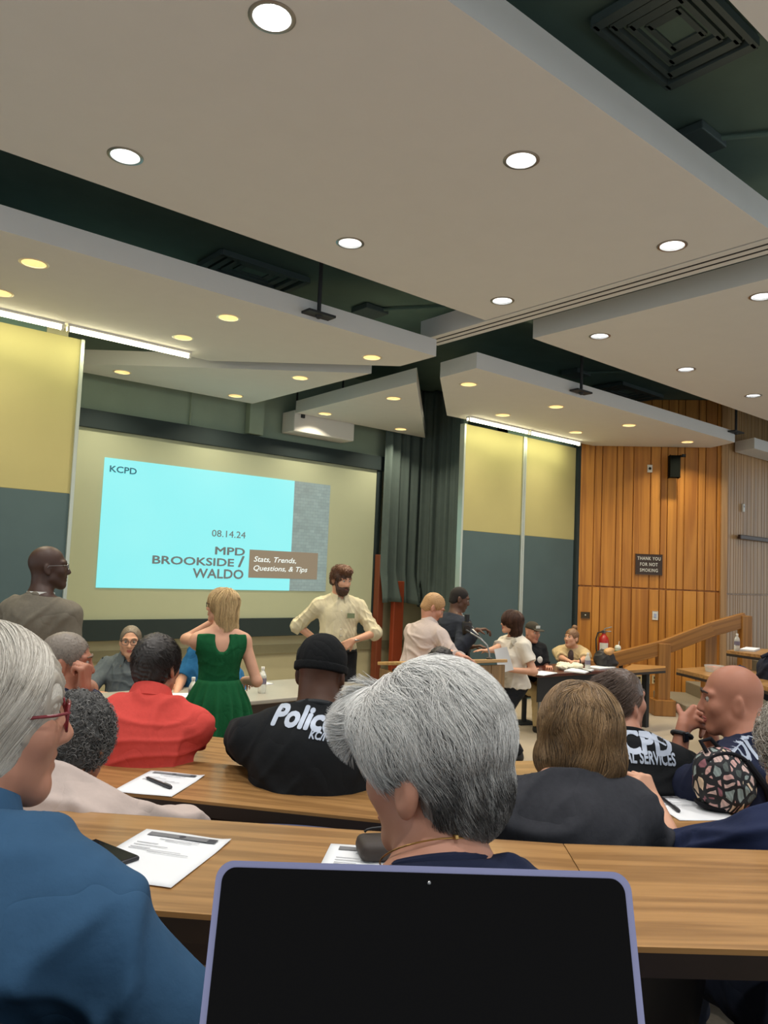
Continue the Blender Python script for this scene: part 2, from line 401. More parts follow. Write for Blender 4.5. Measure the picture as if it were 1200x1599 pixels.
def person(label, head, heading, head_heading, s=1.0, pitch=0, hroll=0, lean=6, side=0, pose='sit', floor=0.0, arms=None, skin_m=None, shirt=None, trousers=None,
           shoes=True, fat=0.0, shw=.185, h=.006, hs=1.0, female=False, elbow=None, hand=None, legs=None, nose=1.0, jaw=1.0, cheek=1.0, feet_heading=None, eyes=False, brow=None, legspread=.1, lips=None, group=None, neck_r=.056, earo=0.0, nk=None):
    P = Person(); head = Vector(head); tf = hd(heading); hf_dir = hd(head_heading)*math.cos(math.radians(pitch))+UP*math.sin(math.radians(pitch))
    hu = (UP + hf_dir.cross(UP).normalized()*math.tan(math.radians(hroll)))
    P.hf = Fr(head, hf_dir, hu); P.s = s; P.hs = hs
    tl = UP.cross(tf); up2 = (UP*math.cos(math.radians(lean))+tf*math.sin(math.radians(lean))); up2 = (up2 + tl*math.tan(math.radians(side))).normalized()
    nb, nd, nx = (tuple(nk)+(0,))[:3] if nk else ((.055, .128, 0) if pose == 'sit' else (.035, .158, 0)); neck = head - tf*(nb*s) - UP*(nd*s) + UP.cross(tf)*(nx*s)
    pel = neck - up2*(.51*s)
    P.T = Fr(neck, tf-up2*tf.dot(up2), up2); P.Pf = Fr(pel, tf); P.neck, P.pel = neck, pel
    Tr = P.T
    T = lambda f, l, u: pel+Tr.f*f*s+Tr.l*l*s+Tr.u*u*s
    P.at = T
    sh = {1: T(-.005, shw, .415), -1: T(-.005, -shw, .415)}
    P.sh = sh; Rt = Tr.R()
    # root: an Empty at the person's base
    base = Vector((pel.x, pel.y, floor)); P.root = thing('person', label, 'person', base, group)
    # legs
    ff = hd(feet_heading if feet_heading is not None else heading); fl = UP.cross(ff)
    P.hip, P.knee, P.foot = {}, {}, {}
    for q in (1, -1):
        hip = T(0, q*.09, -.03)
        if legs and q in legs: ft = Vector(legs[q]); kn, ft = ik(hip, ft, .44*s, .44*s, ff)
        elif pose == 'sit':
            kn = hip+ff*.43*s+fl*q*legspread*.5+UP*.0; ft = Vector((kn.x, kn.y, floor+.08))+ff*.06*s
            if kn.z-ft.z > .46*s: ft.z = max(floor+.08, kn.z-.46*s)
        else:
            ft = Vector((hip.x, hip.y, floor+.08))+fl*q*legspread*.4 + ff*(.03*q); kn, ft = ik(hip, ft, .44*s, .44*s, ff)
        P.hip[q], P.knee[q], P.foot[q] = hip, kn, ft
    # arms
    P.el, P.wr, P.hdir = {}, {}, {}
    arms = arms or {}; elbow = elbow or {}; hand = hand or {}
    for q in (1, -1):
        tg = arms.get(q)
        if tg is None: tg = P.Pf(.32*s, q*.12*s, .10*s) if pose == 'sit' else P.Pf(.06*s, q*.27*s, -.12*s)
        hint = elbow.get(q); hint = P.Pf.v(*hint) if hint is not None else P.Pf.v(-.5, q*.45, -.8)
        P.el[q], P.wr[q] = ik(sh[q], Vector(tg), .29*s, .26*s, hint)
        P.hdir[q] = (P.wr[q]-P.el[q]).normalized()
    def torso(S, e, k=.05):
        S.ell(T(0, 0, .0), Vector((.10+fat*.5, (.158 if not female else .168)+fat*.45, .14))*s+Vector((e, e, e)), Rt, k)
        S.ell(T(.012+fat*.35, 0, .17), Vector((.098+fat*.9, (.145 if not female else .132)+fat*.8, .17))*s+Vector((e, e, e)), Rt, k)
        S.ell(T(.0, 0, .335), Vector((.112+fat*.5, (.165 if not female else .145)+fat*.35, .155))*s+Vector((e, e, e)), Rt, k)
        S.ell(T(-.035, 0, .39), Vector((.075+fat*.4, .155, .10))*s+Vector((e, e, e)), Rt, k)
        if female:
            for q in (1, -1): S.ell(T(.09, q*.065, .30), Vector((.055, .06, .06))*s+Vector((e, e, e)), Rt, .03)
        for q in (1, -1):
            S.cap(T(-.012, q*.05, .43), sh[q], .058*s+e*.7, .052*s+e*.5, k); S.cap(T(-.02, q*.02, .505), T(-.012, q*.15, .44), .046*s+e*.7, .045*s+e*.6, .05)
    P.torso = torso
    # body: one continuous mesh
    S = SDF(); torso(S, -.004)
    head_ops(S, P.hf, s*hs, nose, jaw, cheek, True, .6 if female else 1.0, earo)
    S.cap(P.hf(-.03*s*hs, 0, -.05*s*hs), T(-.01, 0, .50), neck_r*s, (neck_r+.004)*s, .03); S.cap(T(-.01, 0, .5), T(0, 0, .42), .058*s, .07*s, .04)
    for q in (1, -1):
        S.cap(sh[q], P.el[q], .046*s+fat*.10, .037*s+fat*.05, .03); S.cap(P.el[q], P.wr[q], .039*s+fat*.05, .026*s, .02)
        ho = dict(hand.get(q, {})); d = ho.pop('d', None); d = P.hdir[q] if d is None else Vector(d)
        n = ho.pop('n', None); n = (UP*-1 if abs(d.z) < .8 else P.Pf.l*-q) if n is None else Vector(n)
        hand_ops(S, P.wr[q]+P.hdir[q]*.005, d, n, -q if ho.pop('flip', False) else q, s*(.9 if female else 1.0), **ho)
        S.cap(P.hip[q], P.knee[q], .078*s+fat*.3, .055*s, .04); S.cap(P.knee[q], P.foot[q], .055*s, .036*s, .03)
        S.cap(P.foot[q]+ff*-.03*s-UP*.03*s, P.foot[q]+ff*.13*s-UP*.045*s, .033*s, .028*s, .02)
    P.body = sdf_obj('body', S, h, skin_m, P.root, smooth=2)
    # clothing
    if shirt:
        e = shirt.get('e', .014); S = SDF(); torso(S, e, .055)
        if shirt.get('tail'): 
            S.cap(T(0, .07, -.05), T(0, .08, -.05-shirt['tail']), .12*s+e, .12*s+e, .06); S.cap(T(0, -.07, -.05), T(0, -.08, -.05-shirt['tail']), .12*s+e, .12*s+e, .06)
        sl = shirt.get('sleeve', .55); ns = shirt.get('neck', (.0, .032)); 
        S.cut(T(0, 0, .49)+Tr.u*ns[1]*s, (Tr.u*1.0+Tr.f*(.25+ns[0])))
        for q in (1, -1):
            slq = sl[q] if isinstance(sl, dict) else sl; fl_ = shirt.get('flare', .012)
            if slq <= 0: continue
            if slq < 1:
                S.cap(sh[q], sh[q].lerp(P.el[q], slq), .050*s+e*.5+fat*.12, .045*s+e*.6+fl_+fat*.09, .05, flat=True)
            else:
                S.cap(sh[q], P.el[q], .050*s+e*.5+fat*.12, .042*s+e*.7+fl_*.4+fat*.07, .05)
                S.cap(P.el[q], P.el[q].lerp(P.wr[q], slq-1), .046*s+e+fl_*.5, .034*s+e+fl_*.4, .025, flat=True)
        if shirt.get('hem') is not None: S.cut(T(0, 0, shirt['hem']), -Tr.u)
        P.shirt = sdf_obj(shirt.get('name', 'shirt'), S, shirt.get('h', h), shirt['mat'], P.root, folds(crc(label), shirt.get('amp', .006), shirt.get('freq', 15)), 2)
        if shirt.get('collar'):
            kind = shirt['collar']; cm = shirt.get('collar_mat', shirt['mat']); mb = MB()
            cen = T(.002, 0, .530); rr = neck_r*s+.012
            if kind == 'crew':
                mb.tube([cen+Tr.f*(math.cos(a)*rr*1.12)+Tr.l*(math.sin(a)*rr*1.12)+Tr.u*(-.012-.02*math.cos(a))*s for a in np.linspace(0, 2*PI, 28, endpoint=False)], .0085, 8, True)
            else:      # shirt collar: a folded band standing round the neck
                N = 30; hh = .045 if kind == 'polo' else .05; rings = []
                for i in range(N+1):
                    a = math.radians(22)+(2*PI-math.radians(44))*i/N; ca, sa = math.cos(a), math.sin(a); tip = max(0, 1-min(i, N-i)/5.0)
                    dirv = Tr.f*ca+Tr.l*sa; up_ = -.026*ca
                    rings.append([cen+dirv*(rr*1.02)+Tr.u*(up_-.035)*s, cen+dirv*rr*1.04+Tr.u*(up_+.018)*s, cen+dirv*rr*1.12+Tr.u*(up_+.022)*s, cen+dirv*(rr*1.42+.006*tip)+Tr.u*(up_+.018-hh-.03*tip)*s, cen+dirv*(rr*1.36)+Tr.u*(up_+.014-hh-.03*tip)*s])
                vs = [[mb.bm.verts.new(p) for p in r_] for r_ in rings]
                for A, B in zip(vs, vs[1:]):
                    for j in range(4): mb.bm.faces.new((A[j], A[j+1], B[j+1], B[j]))
            mb.obj('collar', cm, P.root, smooth=True)
    if trousers:
        S = SDF(); e = trousers.get('e', .014)
        S.ell(T(0, 0, 0), Vector((.104+fat*.5, .16+fat*.45, .12))*s+Vector((e, e, e)), Rt, .04)
        tl_ = trousers.get('len', 1.0)
        for q in (1, -1):
            S.cap(P.hip[q], P.knee[q], .082*s+e+fat*.3, .06*s+e, .045); S.cap(P.knee[q], P.knee[q].lerp(P.foot[q], tl_), .06*s+e, .05*s+e+trousers.get('flare', 0), .03, flat=True)
        S.cut(T(0, 0, trousers.get('top', .10)), Tr.u)
        P.trousers = sdf_obj('trousers', S, max(h, .007), trousers['mat'], P.root, folds(crc(label+"t"), .005, 13))
    if shoes:
        for q in (1, -1):
            S = SDF(); f0 = P.foot[q]
            S.cap(f0-ff*.045*s-UP*.045, f0+ff*.14*s-UP*.05, .042*s, .036*s, .03); S.cap(f0-ff*.03*s, f0-ff*.03*s-UP*.05, .045*s, .045*s, .03); S.cut(Vector((f0.x, f0.y, f0.z-.078)), (0, 0, -1))
            sdf_obj('shoe', S, .008, shoes if not isinstance(shoes, bool) else plain('shoe_black', (26, 24, 24), .5), P.root)
    e = lambda f, l, u: P.hf(f*s*hs, l*s*hs, u*s*hs)
    if eyes:
        for q in (1, -1):
            mb = MB(); mb.sphere((0, 0, 0), .0118*s*hs, 14, 10); o = mb.obj('eye', plain('eye_white', (172, 164, 152), .3), P.root, Matrix.Translation(e(.0775, q*.031, .007)), True)
            mb = MB(); mb.sphere((0, 0, 0), .0062*s*hs, 12, 8, (1, 1, 1)); mb.obj('iris', plain('eye_iris', (48, 36, 28), .2), o, Matrix.Translation(e(.0845, q*.031, .007)), True)
    if brow is not None:
        for q in (1, -1):
            mb = MB(); mb.tube([e(.0965, q*.014, .030), e(.095, q*.032, .036), e(.081, q*.052, .031)], [.0035*s, .0045*s, .002*s], 8); mb.obj('eyebrow', brow, P.root, smooth=True)
    if lips is not None:
        mb = MB(); mb.tube([e(.089, -.021, -.063), e(.0975, -.008, -.059), e(.0985, 0, -.0605), e(.0975, .008, -.059), e(.089, .021, -.063)], [.002*s, .0052*s, .005*s, .0052*s, .002*s], 8)
        mb.tube([e(.087, -.020, -.067), e(.0955, -.008, -.072), e(.0955, .008, -.072), e(.087, .020, -.067)], [.002*s, .006*s, .006*s, .002*s], 8); mb.obj('lips', lips, P.root, smooth=True)
    return P
def hair_cap(P, mat, t=.012, h=.005, amp=.003, face=(.135, -.02), facer=(.1, .1, .114), nape=-.075, extra=None, freq=70, seed=1, name='hair', sideburn=True, back=0.0, tone=None):
    """short hair: a shell over the skull, cut by the face and the nape"""
    s = P.s*P.hs; e = lambda f, l, u: P.hf(f*s, l*s, u*s); R = P.hf.R(); S = SDF()
    S.ell(e(-.013-back*.5, 0, .03), Vector((.097+back*.5, .077, .09))*s+Vector((t, t, t)), R); S.ell(e(-.045, 0, -.035), Vector((.058, .062, .06))*s+Vector((t, t, t))*.6, R, .03)
    if extra: extra(S, e, R, s)
    S.ell(e(face[0], 0, face[1]), Vector(facer)*s, R, .006, 's')
    S.cut(e(-.05, 0, nape), -(P.hf.u+P.hf.f*.25))
    if sideburn:
        for q in (1, -1): S.ell(e(.005, q*.085, -.045), Vector((.032, .03, .05))*s, R, .006, 's')
    fr = folds(seed, amp, freq)
    return sdf_obj(name, S, h, mat, P.root, fr, 1, tone)
def strands(P, name, mat, n, root, flow, length, step=8, rad=.0005, tone=(0, 1), coll=None, seed=3, lift=.35, curl=None, jitter=.25, stiff=.6, grav=0.0, nside=3, tonefn=None, clump=0, shell=None):
    """root(u)->(points, normals) in head-local metres; flow(p)->direction; coll = list of (centre, radii) ellipsoids the strands stay outside"""
    r = np.random.default_rng(seed); p, nn = root(r, n); n = len(p)
    f = flow(p); f -= nn*(f*nn).sum(1, keepdims=True); f /= np.linalg.norm(f, axis=1, keepdims=True)+1e-9
    jit = r.normal(size=(n, 3))*jitter
    if clump:
        ci = r.integers(0, clump, n); cs = r.choice(n, clump); d2 = ((p[:, None, :]-p[cs][None])**2).sum(2) if n*clump < 4e6 else None
        if d2 is not None: ci = d2.argmin(1)
        jit = jit*.35+(r.normal(size=(clump, 3))*jitter)[ci]
    d = f+nn*lift+jit; d /= np.linalg.norm(d, axis=1, keepdims=True)
    L = length(p, r) if callable(length) else np.full(n, length)*r.uniform(.7, 1.15, n)
    pts = [p.copy()]; q = p.copy(); st = (L/step)[:, None]
    for i in range(step):
        g = flow(q)+jit*.6; g /= np.linalg.norm(g, axis=1, keepdims=True)+1e-9
        d = d*stiff+g*(1-stiff); d[:, 2] -= grav*(i/step); d /= np.linalg.norm(d, axis=1, keepdims=True)+1e-9
        q = q+d*st
        for (c, rr) in (coll or []):
            v = (q-c)/rr; k = np.linalg.norm(v, axis=1); ins = k < 1
            if ins.any(): q[ins] = c+(v[ins]/k[ins][:, None])*rr
        if coll and shell:
            ks_ = np.stack([np.linalg.norm((q-c)/rr, axis=1) for c, rr in coll]); j_ = ks_.argmin(0); km = ks_.min(0); lim = shell[0]+(shell[1]-shell[0])*(i+1)/step
            cs_ = np.stack([c for c, _ in coll])[j_]; far_ = km > lim
            if far_.any(): q[far_] = cs_[far_]+(q[far_]-cs_[far_])*(1+(lim/km[far_]-1)*.75)[:, None]
        pts.append(q.copy())
    A = np.stack(pts, 1)                                       # n, step+1, 3
    if curl:
        R0, turns = curl; t = np.linspace(0, 1, step+1)[None, :]; ph = r.uniform(0, 6.3, n)[:, None]; ax = d; a = np.cross(ax, np.array([.31, .87, .37])); a /= np.linalg.norm(a, axis=1, keepdims=True)+1e-9; b = np.cross(ax, a)
        w = R0*np.minimum(1, t*3)*r.uniform(.6, 1.3, n)[:, None]
        A = A+a[:, None, :]*(w*np.cos(ph+t*turns*6.28))[..., None]+b[:, None, :]*(w*np.sin(ph+t*turns*6.28))[..., None]
    m = step+1; tg = np.gradient(A, axis=1); tg /= np.linalg.norm(tg, axis=2, keepdims=True)+1e-9
    a = np.cross(tg, np.array([.3, .2, .93])); a /= np.linalg.norm(a, axis=2, keepdims=True)+1e-9; b = np.cross(tg, a)
    w = rad*(1-np.linspace(0, 1, m)**2*.85)[None, :, None]
    ring = [A+w*(a*math.cos(2*PI*k/nside)+b*math.sin(2*PI*k/nside)) for k in range(nside)]
    V = np.stack(ring, 2).reshape(-1, 3)
    idx = np.arange(n*m*nside).reshape(n, m, nside); F = []
    for k in range(nside): F.append(np.stack([idx[:, :-1, k], idx[:, :-1, (k+1) % nside], idx[:, 1:, (k+1) % nside], idx[:, 1:, k]], -1).reshape(-1, 4))
    tv = (tonefn(p, r) if tonefn else tone[0]+(tone[1]-tone[0])*r.beta(2, 2, n)); tv = np.repeat(tv, m*nside)
    me = np_mesh(name, V, np.concatenate(F), tv)
    return link(name, me, mat, P.root, P.hf.M())
def ell_roots(c, rr, keep):
    c = np.array(c); rr = np.array(rr)
    def fn(r, n):
        v = r.normal(size=(n*4, 3)); v /= np.linalg.norm(v, axis=1, keepdims=True); p = c+v*rr; k = keep(p); p = p[k][:n]; v = v[k][:n]
        nn = v/rr; nn /= np.linalg.norm(nn, axis=1, keepdims=True); return p, nn
    return fn
def glasses(P, mat, r=(.026, .019), square=.6, th=.0022, lens=None):
    s = P.s*P.hs; e = lambda f, l, u: P.hf(f*s, l*s, u*s); mb = MB()
    for q in (1, -1):
        pts = []
        for a in np.linspace(0, 2*PI, 26, endpoint=False):
            ca, sa = math.cos(a), math.sin(a); ex = square
            x = math.copysign(abs(ca)**ex, ca)*r[0]; z = math.copysign(abs(sa)**ex, sa)*r[1]
            pts.append(e(.104-abs(q*.033+x)**2*3.0, q*.033+x, .004+z))
        mb.tube(pts, th*s, 7, True)
        mb.tube([e(.096, q*.058, .012), e(.07, q*.076, .012), e(-.005, q*.084, .010), e(-.022, q*.082, -.012)], th*s, 7)
    mb.tube([e(.104, .008, .01), e(.107, 0, .012), e(.104, -.008, .01)], th*s, 7)
    return mb.obj('glasses', mat, P.root, smooth=True)
def wrap_text(P, target, body, centre_px, w, h, n_dir, up, right, mat, bold=.0, shear=0, spacing=1.0, off=.003, name='lettering', align='CENTER', lines=1.0):
    """lettering printed on a garment: laid on the cloth along its own normal"""
    me = fit_text(text_mesh(body, 1.0, bold, shear, align, spacing, lines), w, h); bm = bmesh.new(); bm.from_mesh(me); bmesh.ops.triangulate(bm, faces=bm.faces)
    lim = max(w, h)/26
    for _ in range(5):
        es = [e for e in bm.edges if e.calc_length() > lim]
        if not es: break
        bmesh.ops.subdivide_edges(bm, edges=es, cuts=1, use_grid_fill=False); bmesh.ops.triangulate(bm, faces=bm.faces)
    Mw = parent_world(target); tb = bmesh.new(); tb.from_mesh(target.data); tb.transform(Mw); tree = BVHTree.FromBMesh(tb)
    d = ray(*centre_px).normalized(); hit = tree.ray_cast(CC, d)[0]
    c = hit if hit is not None else P.at(-.13, 0, .3)
    right = Vector(right).normalized(); up = Vector(up); up = (up-right*up.dot(right)).normalized(); nd = right.cross(up)
    for v in bm.verts:
        p = c+right*v.co.x+up*v.co.y; r = tree.ray_cast(p+nd*.25, -nd)
        if r[0] is None or (r[0]-p).length > .12: r = tree.find_nearest(p); v.co = r[0]+r[1]*off
        else: v.co = r[0]+nd*off
    out = bpy.data.meshes.new(name); bm.to_mesh(out); bm.free(); tb.free()
    return link(name, out, mat, P.root)
def keep_scalp(face=(.135, -.02), facer=(.1, .1, .114), nape=-.075):
    fr = np.array(facer); fc = np.array([face[0], 0, face[1]])
    return lambda p: (np.linalg.norm((p-fc)/fr, axis=1) > 1.0) & (p[:, 2]+p[:, 0]*.25 > nape)

SK = (np.array([-.013, 0, .03]), np.array([.097, .077, .09]))
def coat(P, mat, n, t, length, flow, tone=(0, .9), keep=None, rad=.0007, lift=.2, seed=5, jitter=.2, name='hair_strands', shell=(1.03, 1.12), step=5, clump=0, tonefn=None):
    """strands lying on the skull shell of thickness t"""
    rr = SK[1]+t
    return strands(P, name, mat, n, ell_roots(SK[0], rr, keep or keep_scalp()), flow, length, step, rad, tone, [(SK[0], rr)], seed, lift, jitter=jitter, shell=shell, clump=clump, tonefn=tonefn)
def fwd_down(p): return np.stack([.25+p[:, 2]*4, p[:, 1]*2.5, -p[:, 2]*2-.55], 1)

# ================================================================== THE ROOM
m_paint = plain('ceiling_paint', (214, 212, 208), .85, 0, .03, 6)
m_paint_shaded = plain('ceiling_paint_shaded', (102, 104, 101), .85, 0, .03, 6)  # darker copy of the ceiling paint: shade on panel side faces put into the colour
m_deck = plain('dark_deck', (98, 122, 114), .9, 0, .2, 3)
m_black = plain('black_metal', (30, 32, 34), .6, 0, .2, 12)
m_floor = plain('carpet', (168, 154, 134), .95, 0, .12, 70, .3)
m_wallbeige = plain('beige_wall', (176, 170, 140), .85, 0, .05, 5)
m_walldark = plain('grey_upper_wall', (148, 164, 146), .9, 0, .12, 3)
m_screen = plain('screen_fabric', (182, 188, 160), .9, 0, .02, 4)
m_dark = plain('black_border', (34, 48, 50), .8, 0, .1, 6)
m_panel = plain('beige_panel_fabric', (172, 163, 112), .85, 0, .05, 2.5, .05)
m_chalk = plain('green_grey_chalkboard', (70, 90, 94), .62, 0, .14, 2.2)
m_alu = plain('pale_metal_trim', (190, 196, 186), .35, .6, .04, 10)
m_steel = plain('steel', (150, 150, 150), .3, .9, .05, 10)
m_plank = grain('wood_planks', (158, 98, 40), (214, 148, 66), 'Z', 5, .36, True, 60, 3, tstr=.35, spec=.35)
m_plank2 = grain('wood_planks_satin', (150, 112, 70), (192, 152, 104), 'Z', 6, .30, True, 90, 2, tstr=.25, spec=.45)
m_rail = grain('rail_wood', (120, 78, 34), (176, 122, 60), 'X', 8, .35, False, 60)
m_desk = grain('desk_laminate', (116, 82, 46), (182, 138, 86), 'X', 13, .28, False, 120, 1.6, sq=.05)
m_deskedge = plain('dark_desk_edge', (44, 34, 28), .45, 0, .15, 20)
m_white = plain('white_plastic', (222, 220, 212), .4, 0, .03, 12)
m_bronze = plain('bronze_plate', (74, 62, 44), .4, .5, .1, 12)

def S_(o): o['kind'] = 'structure'; return o
MB().box((8, 3.2, -.06), (26, 13.6, .12)).obj('floor', m_floor)['kind'] = 'structure'
MB().box((8, 3.6, 4.86), (26, 13.2, .12)).obj('ceiling', m_deck)['kind'] = 'structure'
P1 = ony(903, 830, 7.5); P1.z = 0
FD = Vector((1.14, -1.31, 0)).normalized(); FN = Vector((-FD.y, FD.x, 0)); FN = -FN if FN.dot(CC-P1) < 0 else FN
P2 = onplane(1129, 830, P1, FN); P2.z = 0

# front wall of the alcove, its sides
S_(MB().box((5.2, 9.41, 1.8), (7.4, .2, 3.6)).obj('wall_front', m_wallbeige))
S_(MB().box((5.2, 9.43, 4.22), (7.4, .2, 1.16)).obj('wall_front_upper', m_walldark))
S_(MB().box((2.2, 8.46, 2.4), (.2, 1.7, 4.8)).obj('wall_alcove_left', m_wallbeige))
S_(MB().box((8.85, 8.46, 2.4), (.2, 1.7, 4.8)).obj('wall_alcove_right', m_deck))
S_(MB().box((.15, 7.72, 2.4), (4.1, .2, 4.8)).obj('wall_left', m_deck))
S_(MB().box((9.6, 7.72, 2.4), (1.7, .2, 4.8)).obj('wall_right', m_deck))
S_(MB().box((5.2, 9.29, .70), (7.2, .04, .12)).obj('trim_1', plain('grey_dado', (120, 116, 92), .7)))
S_(MB().box((5.2, 9.285, .06), (7.2, .05, .12)).obj('baseboard_front', plain('dark_base', (52, 48, 42), .7)))
mb = MB(); mb.box((7.66, 9.18, 1.05), (.11, .12, 2.1), bev=.008); mb.box((7.73, 9.2, 1.05), (.02, .08, 2.1))
S_(mb.obj('trim_2', plain('red_brown_wood', (124, 62, 40), .45, 0, .2, 14, .1, .5, (1, 1, .08))))
S_(MB().box((7.98, 9.1, .85), (.2, .09, 1.7), bev=.01).obj('trim_3', plain('red_brown_wood_bright', (158, 72, 44), .45, 0, .2, 14, .1, .5, (1, 1, .08))))

# conduit and fittings on the dark upper wall
t = thing('wall_conduit', 'thin grey conduit running down the dark wall above the screen', 'conduit', (4.42, 9.31, 3.75))
MB().tube([(0, 0, .5), (0, 0, -.1), (.02, -.03, -.13), (.13, -.03, -.16)], .012, 8).obj('pipe', m_walldark, t, Matrix.Translation((4.42, 9.3, 3.75)), True)
t = thing('wall_pilaster', 'dark square column on the wall above the screen border', 'column', (5.35, 9.27, 3.6)); t['kind'] = 'structure'
MB().box((5.35, 9.25, 4.22), (.22, .12, 1.12)).obj('shaft', m_walldark, t)
eq = thing('equipment_box', 'pale rectangular box hung under the ceiling above the screen', 'box', (6.35, 8.95, 3.72))
MB().box((6.35, 9.13, 3.90), (1.06, .32, .30), bev=.012).obj('housing', m_paint, eq)
for x in (5.95, 6.75): MB().tube([(x, 9.13, 4.05), (x, 9.13, 4.79)], .014, 8).obj('hanging_rod', m_black, eq)
MB().box((5.95, 8.955, 3.98), (.05, .03, .06)).obj('latch', m_black, eq)

# planked fan wall, built plank by plank
def plank_wall(name, O, D, N, widths, z0, zs, z1, mat, seam=True):
    """boards along D from O, facing N; a horizontal joint at zs"""
    Fm = frame(D, UP, O); sgn = 1 if Fm.col[1].to_3d().dot(N) > 0 else -1; mb = MB(); x = 0
    tot = sum(widths)
    mb.tone = .0; mb.box((tot/2, -sgn*.05, (z0+z1)/2), (tot, .08, z1-z0))
    for w in widths:
        for a, b in ((z0, zs-.012), (zs+.012, z1)):
            mb.tone = random.random(); mb.box((x+w/2, sgn*.002, (a+b)/2), (w-.012, .03, b-a), bev=.004, seg=1)
        x += w
    o = mb.obj(name, mat, None, Fm); o['kind'] = 'structure'; return o
px = [903, 927, 939, 961.7, 972, 988, 1015, 1031, 1041.7, 1057, 1068, 1089.6, 1101, 1119, 1129]
ss = [(onplane(q, 830, P1, FN)-P1).dot(FD) for q in px]
plank_wall('wall_fan', P1, FD, FN, [b-a for a, b in zip(ss, ss[1:])], 0, 1.745, 4.79, m_plank)
ws = []; x = 0
while x < 6: ws.append(random.choice((.075, .09, .11, .14))); x += ws[-1]
plank_wall('wall_back_right', P2+Vector((.02, .02, 0)), Vector((1, 0, 0)), Vector((0, -1, 0)), ws, 0, 1.715, 4.79, m_plank2)
S_(MB().box((P1.x-.02, 7.52, 2.4), (.1, .1, 4.8)).obj('trim_4', m_dark))
S_(MB().box(P2+Vector((-.03, -.03, 2.4)), (.09, .09, 4.8), Matrix.Rotation(math.atan2(FD.y, FD.x), 3, 'Z')).obj('trim_5', m_plank2))
FR = frame(FD, UP, P1)
def onfan(px_, py_): return onplane(px_, py_, P1+FN*.02, FN)

# sliding wall panels with chalkboards
def wall_panel(label, x0, x1, Y, ztop, zmid, zbot, trim_left=True, trim_right=True):
    t = thing('sliding_wall_panel', label, 'wall panel', ((x0+x1)/2, Y, zbot), 'sliding panels at the sides of the stage'); cx = (x0+x1)/2; w = x1-x0
    MB().box((cx, Y+.03, (ztop+zmid)/2), (w, .06, ztop-zmid), bev=.004).obj('fabric_panel', m_panel, t)
    MB().box((cx, Y+.025, (zmid+zbot)/2), (w-.01, .05, zmid-zbot), bev=.004).obj('chalkboard', m_chalk, t)
    for on, xx in ((trim_left, x0), (trim_right, x1)):
        if on: MB().box((xx, Y+.02, (ztop+zbot)/2), (.035, .09, ztop-zbot), bev=.004).obj('edge_trim', m_alu, t)
wall_panel('yellow-lit beige panel with dark chalkboard beside the bald man in suit', -1.2, 2.40, 7.5, 3.97, 2.475, .35, False, True)
xs = ony(815.5, 830, 7.5).x
wall_panel('beige and chalkboard panel between black curtain and pale centre strip', 7.70, xs-.02, 7.5, 3.97, 2.47, .35)
wall_panel('beige and chalkboard panel next to the orange wood planks', xs+.02, P1.x-.1, 7.5, 3.97, 2.475, .35, True, False)

# ------------------------------------------------------------------ ceiling clouds
CZ, BZ = 4.0, 4.25
def cloud(name, poly, z, th, holes, r=.088):
    bm = bmesh.new(); es = []
    out = [bm.verts.new((p[0], p[1], z)) for p in poly]; n = len(out)
    for k in range(n): es.append(bm.edges.new((out[k], out[(k+1) % n])))
    for (x, y) in holes:
        c = [bm.verts.new((x+r*math.cos(a), y+r*math.sin(a), z)) for a in np.linspace(0, 2*PI, 24, endpoint=False)]
        for k in range(24): es.append(bm.edges.new((c[k], c[(k+1) % 24])))
    bmesh.ops.triangle_fill(bm, use_beauty=True, use_dissolve=False, edges=es)
    top = [bm.verts.new((p[0], p[1], z+th)) for p in poly]
    for k in range(n): bm.faces.new((out[k], out[(k+1) % n], top[(k+1) % n], top[k]))
    bm.faces.new(top[::-1])
    bmesh.ops.recalc_face_normals(bm, faces=bm.faces)
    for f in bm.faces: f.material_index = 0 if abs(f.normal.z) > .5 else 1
    me = bpy.data.meshes.new(name); bm.to_mesh(me); bm.free()
    o = link(name, me, [m_paint, m_paint_shaded]); o['kind'] = 'structure'; return o
def P2D(px_, py_, Z): p = onz(px_, py_, Z); return (p.x, p.y)
m_reflC = plain('bright_reflector', (235, 238, 240), .35, .2, .02, 8)
m_reflW = plain('warm_reflector', (240, 226, 200), .3, .3, .03, 8)
e_cool = emit('cool_lamp', (255, 252, 246), 22.0); e_warm = emit('warm_lamp', (255, 226, 172), 14.0)
proto = {}
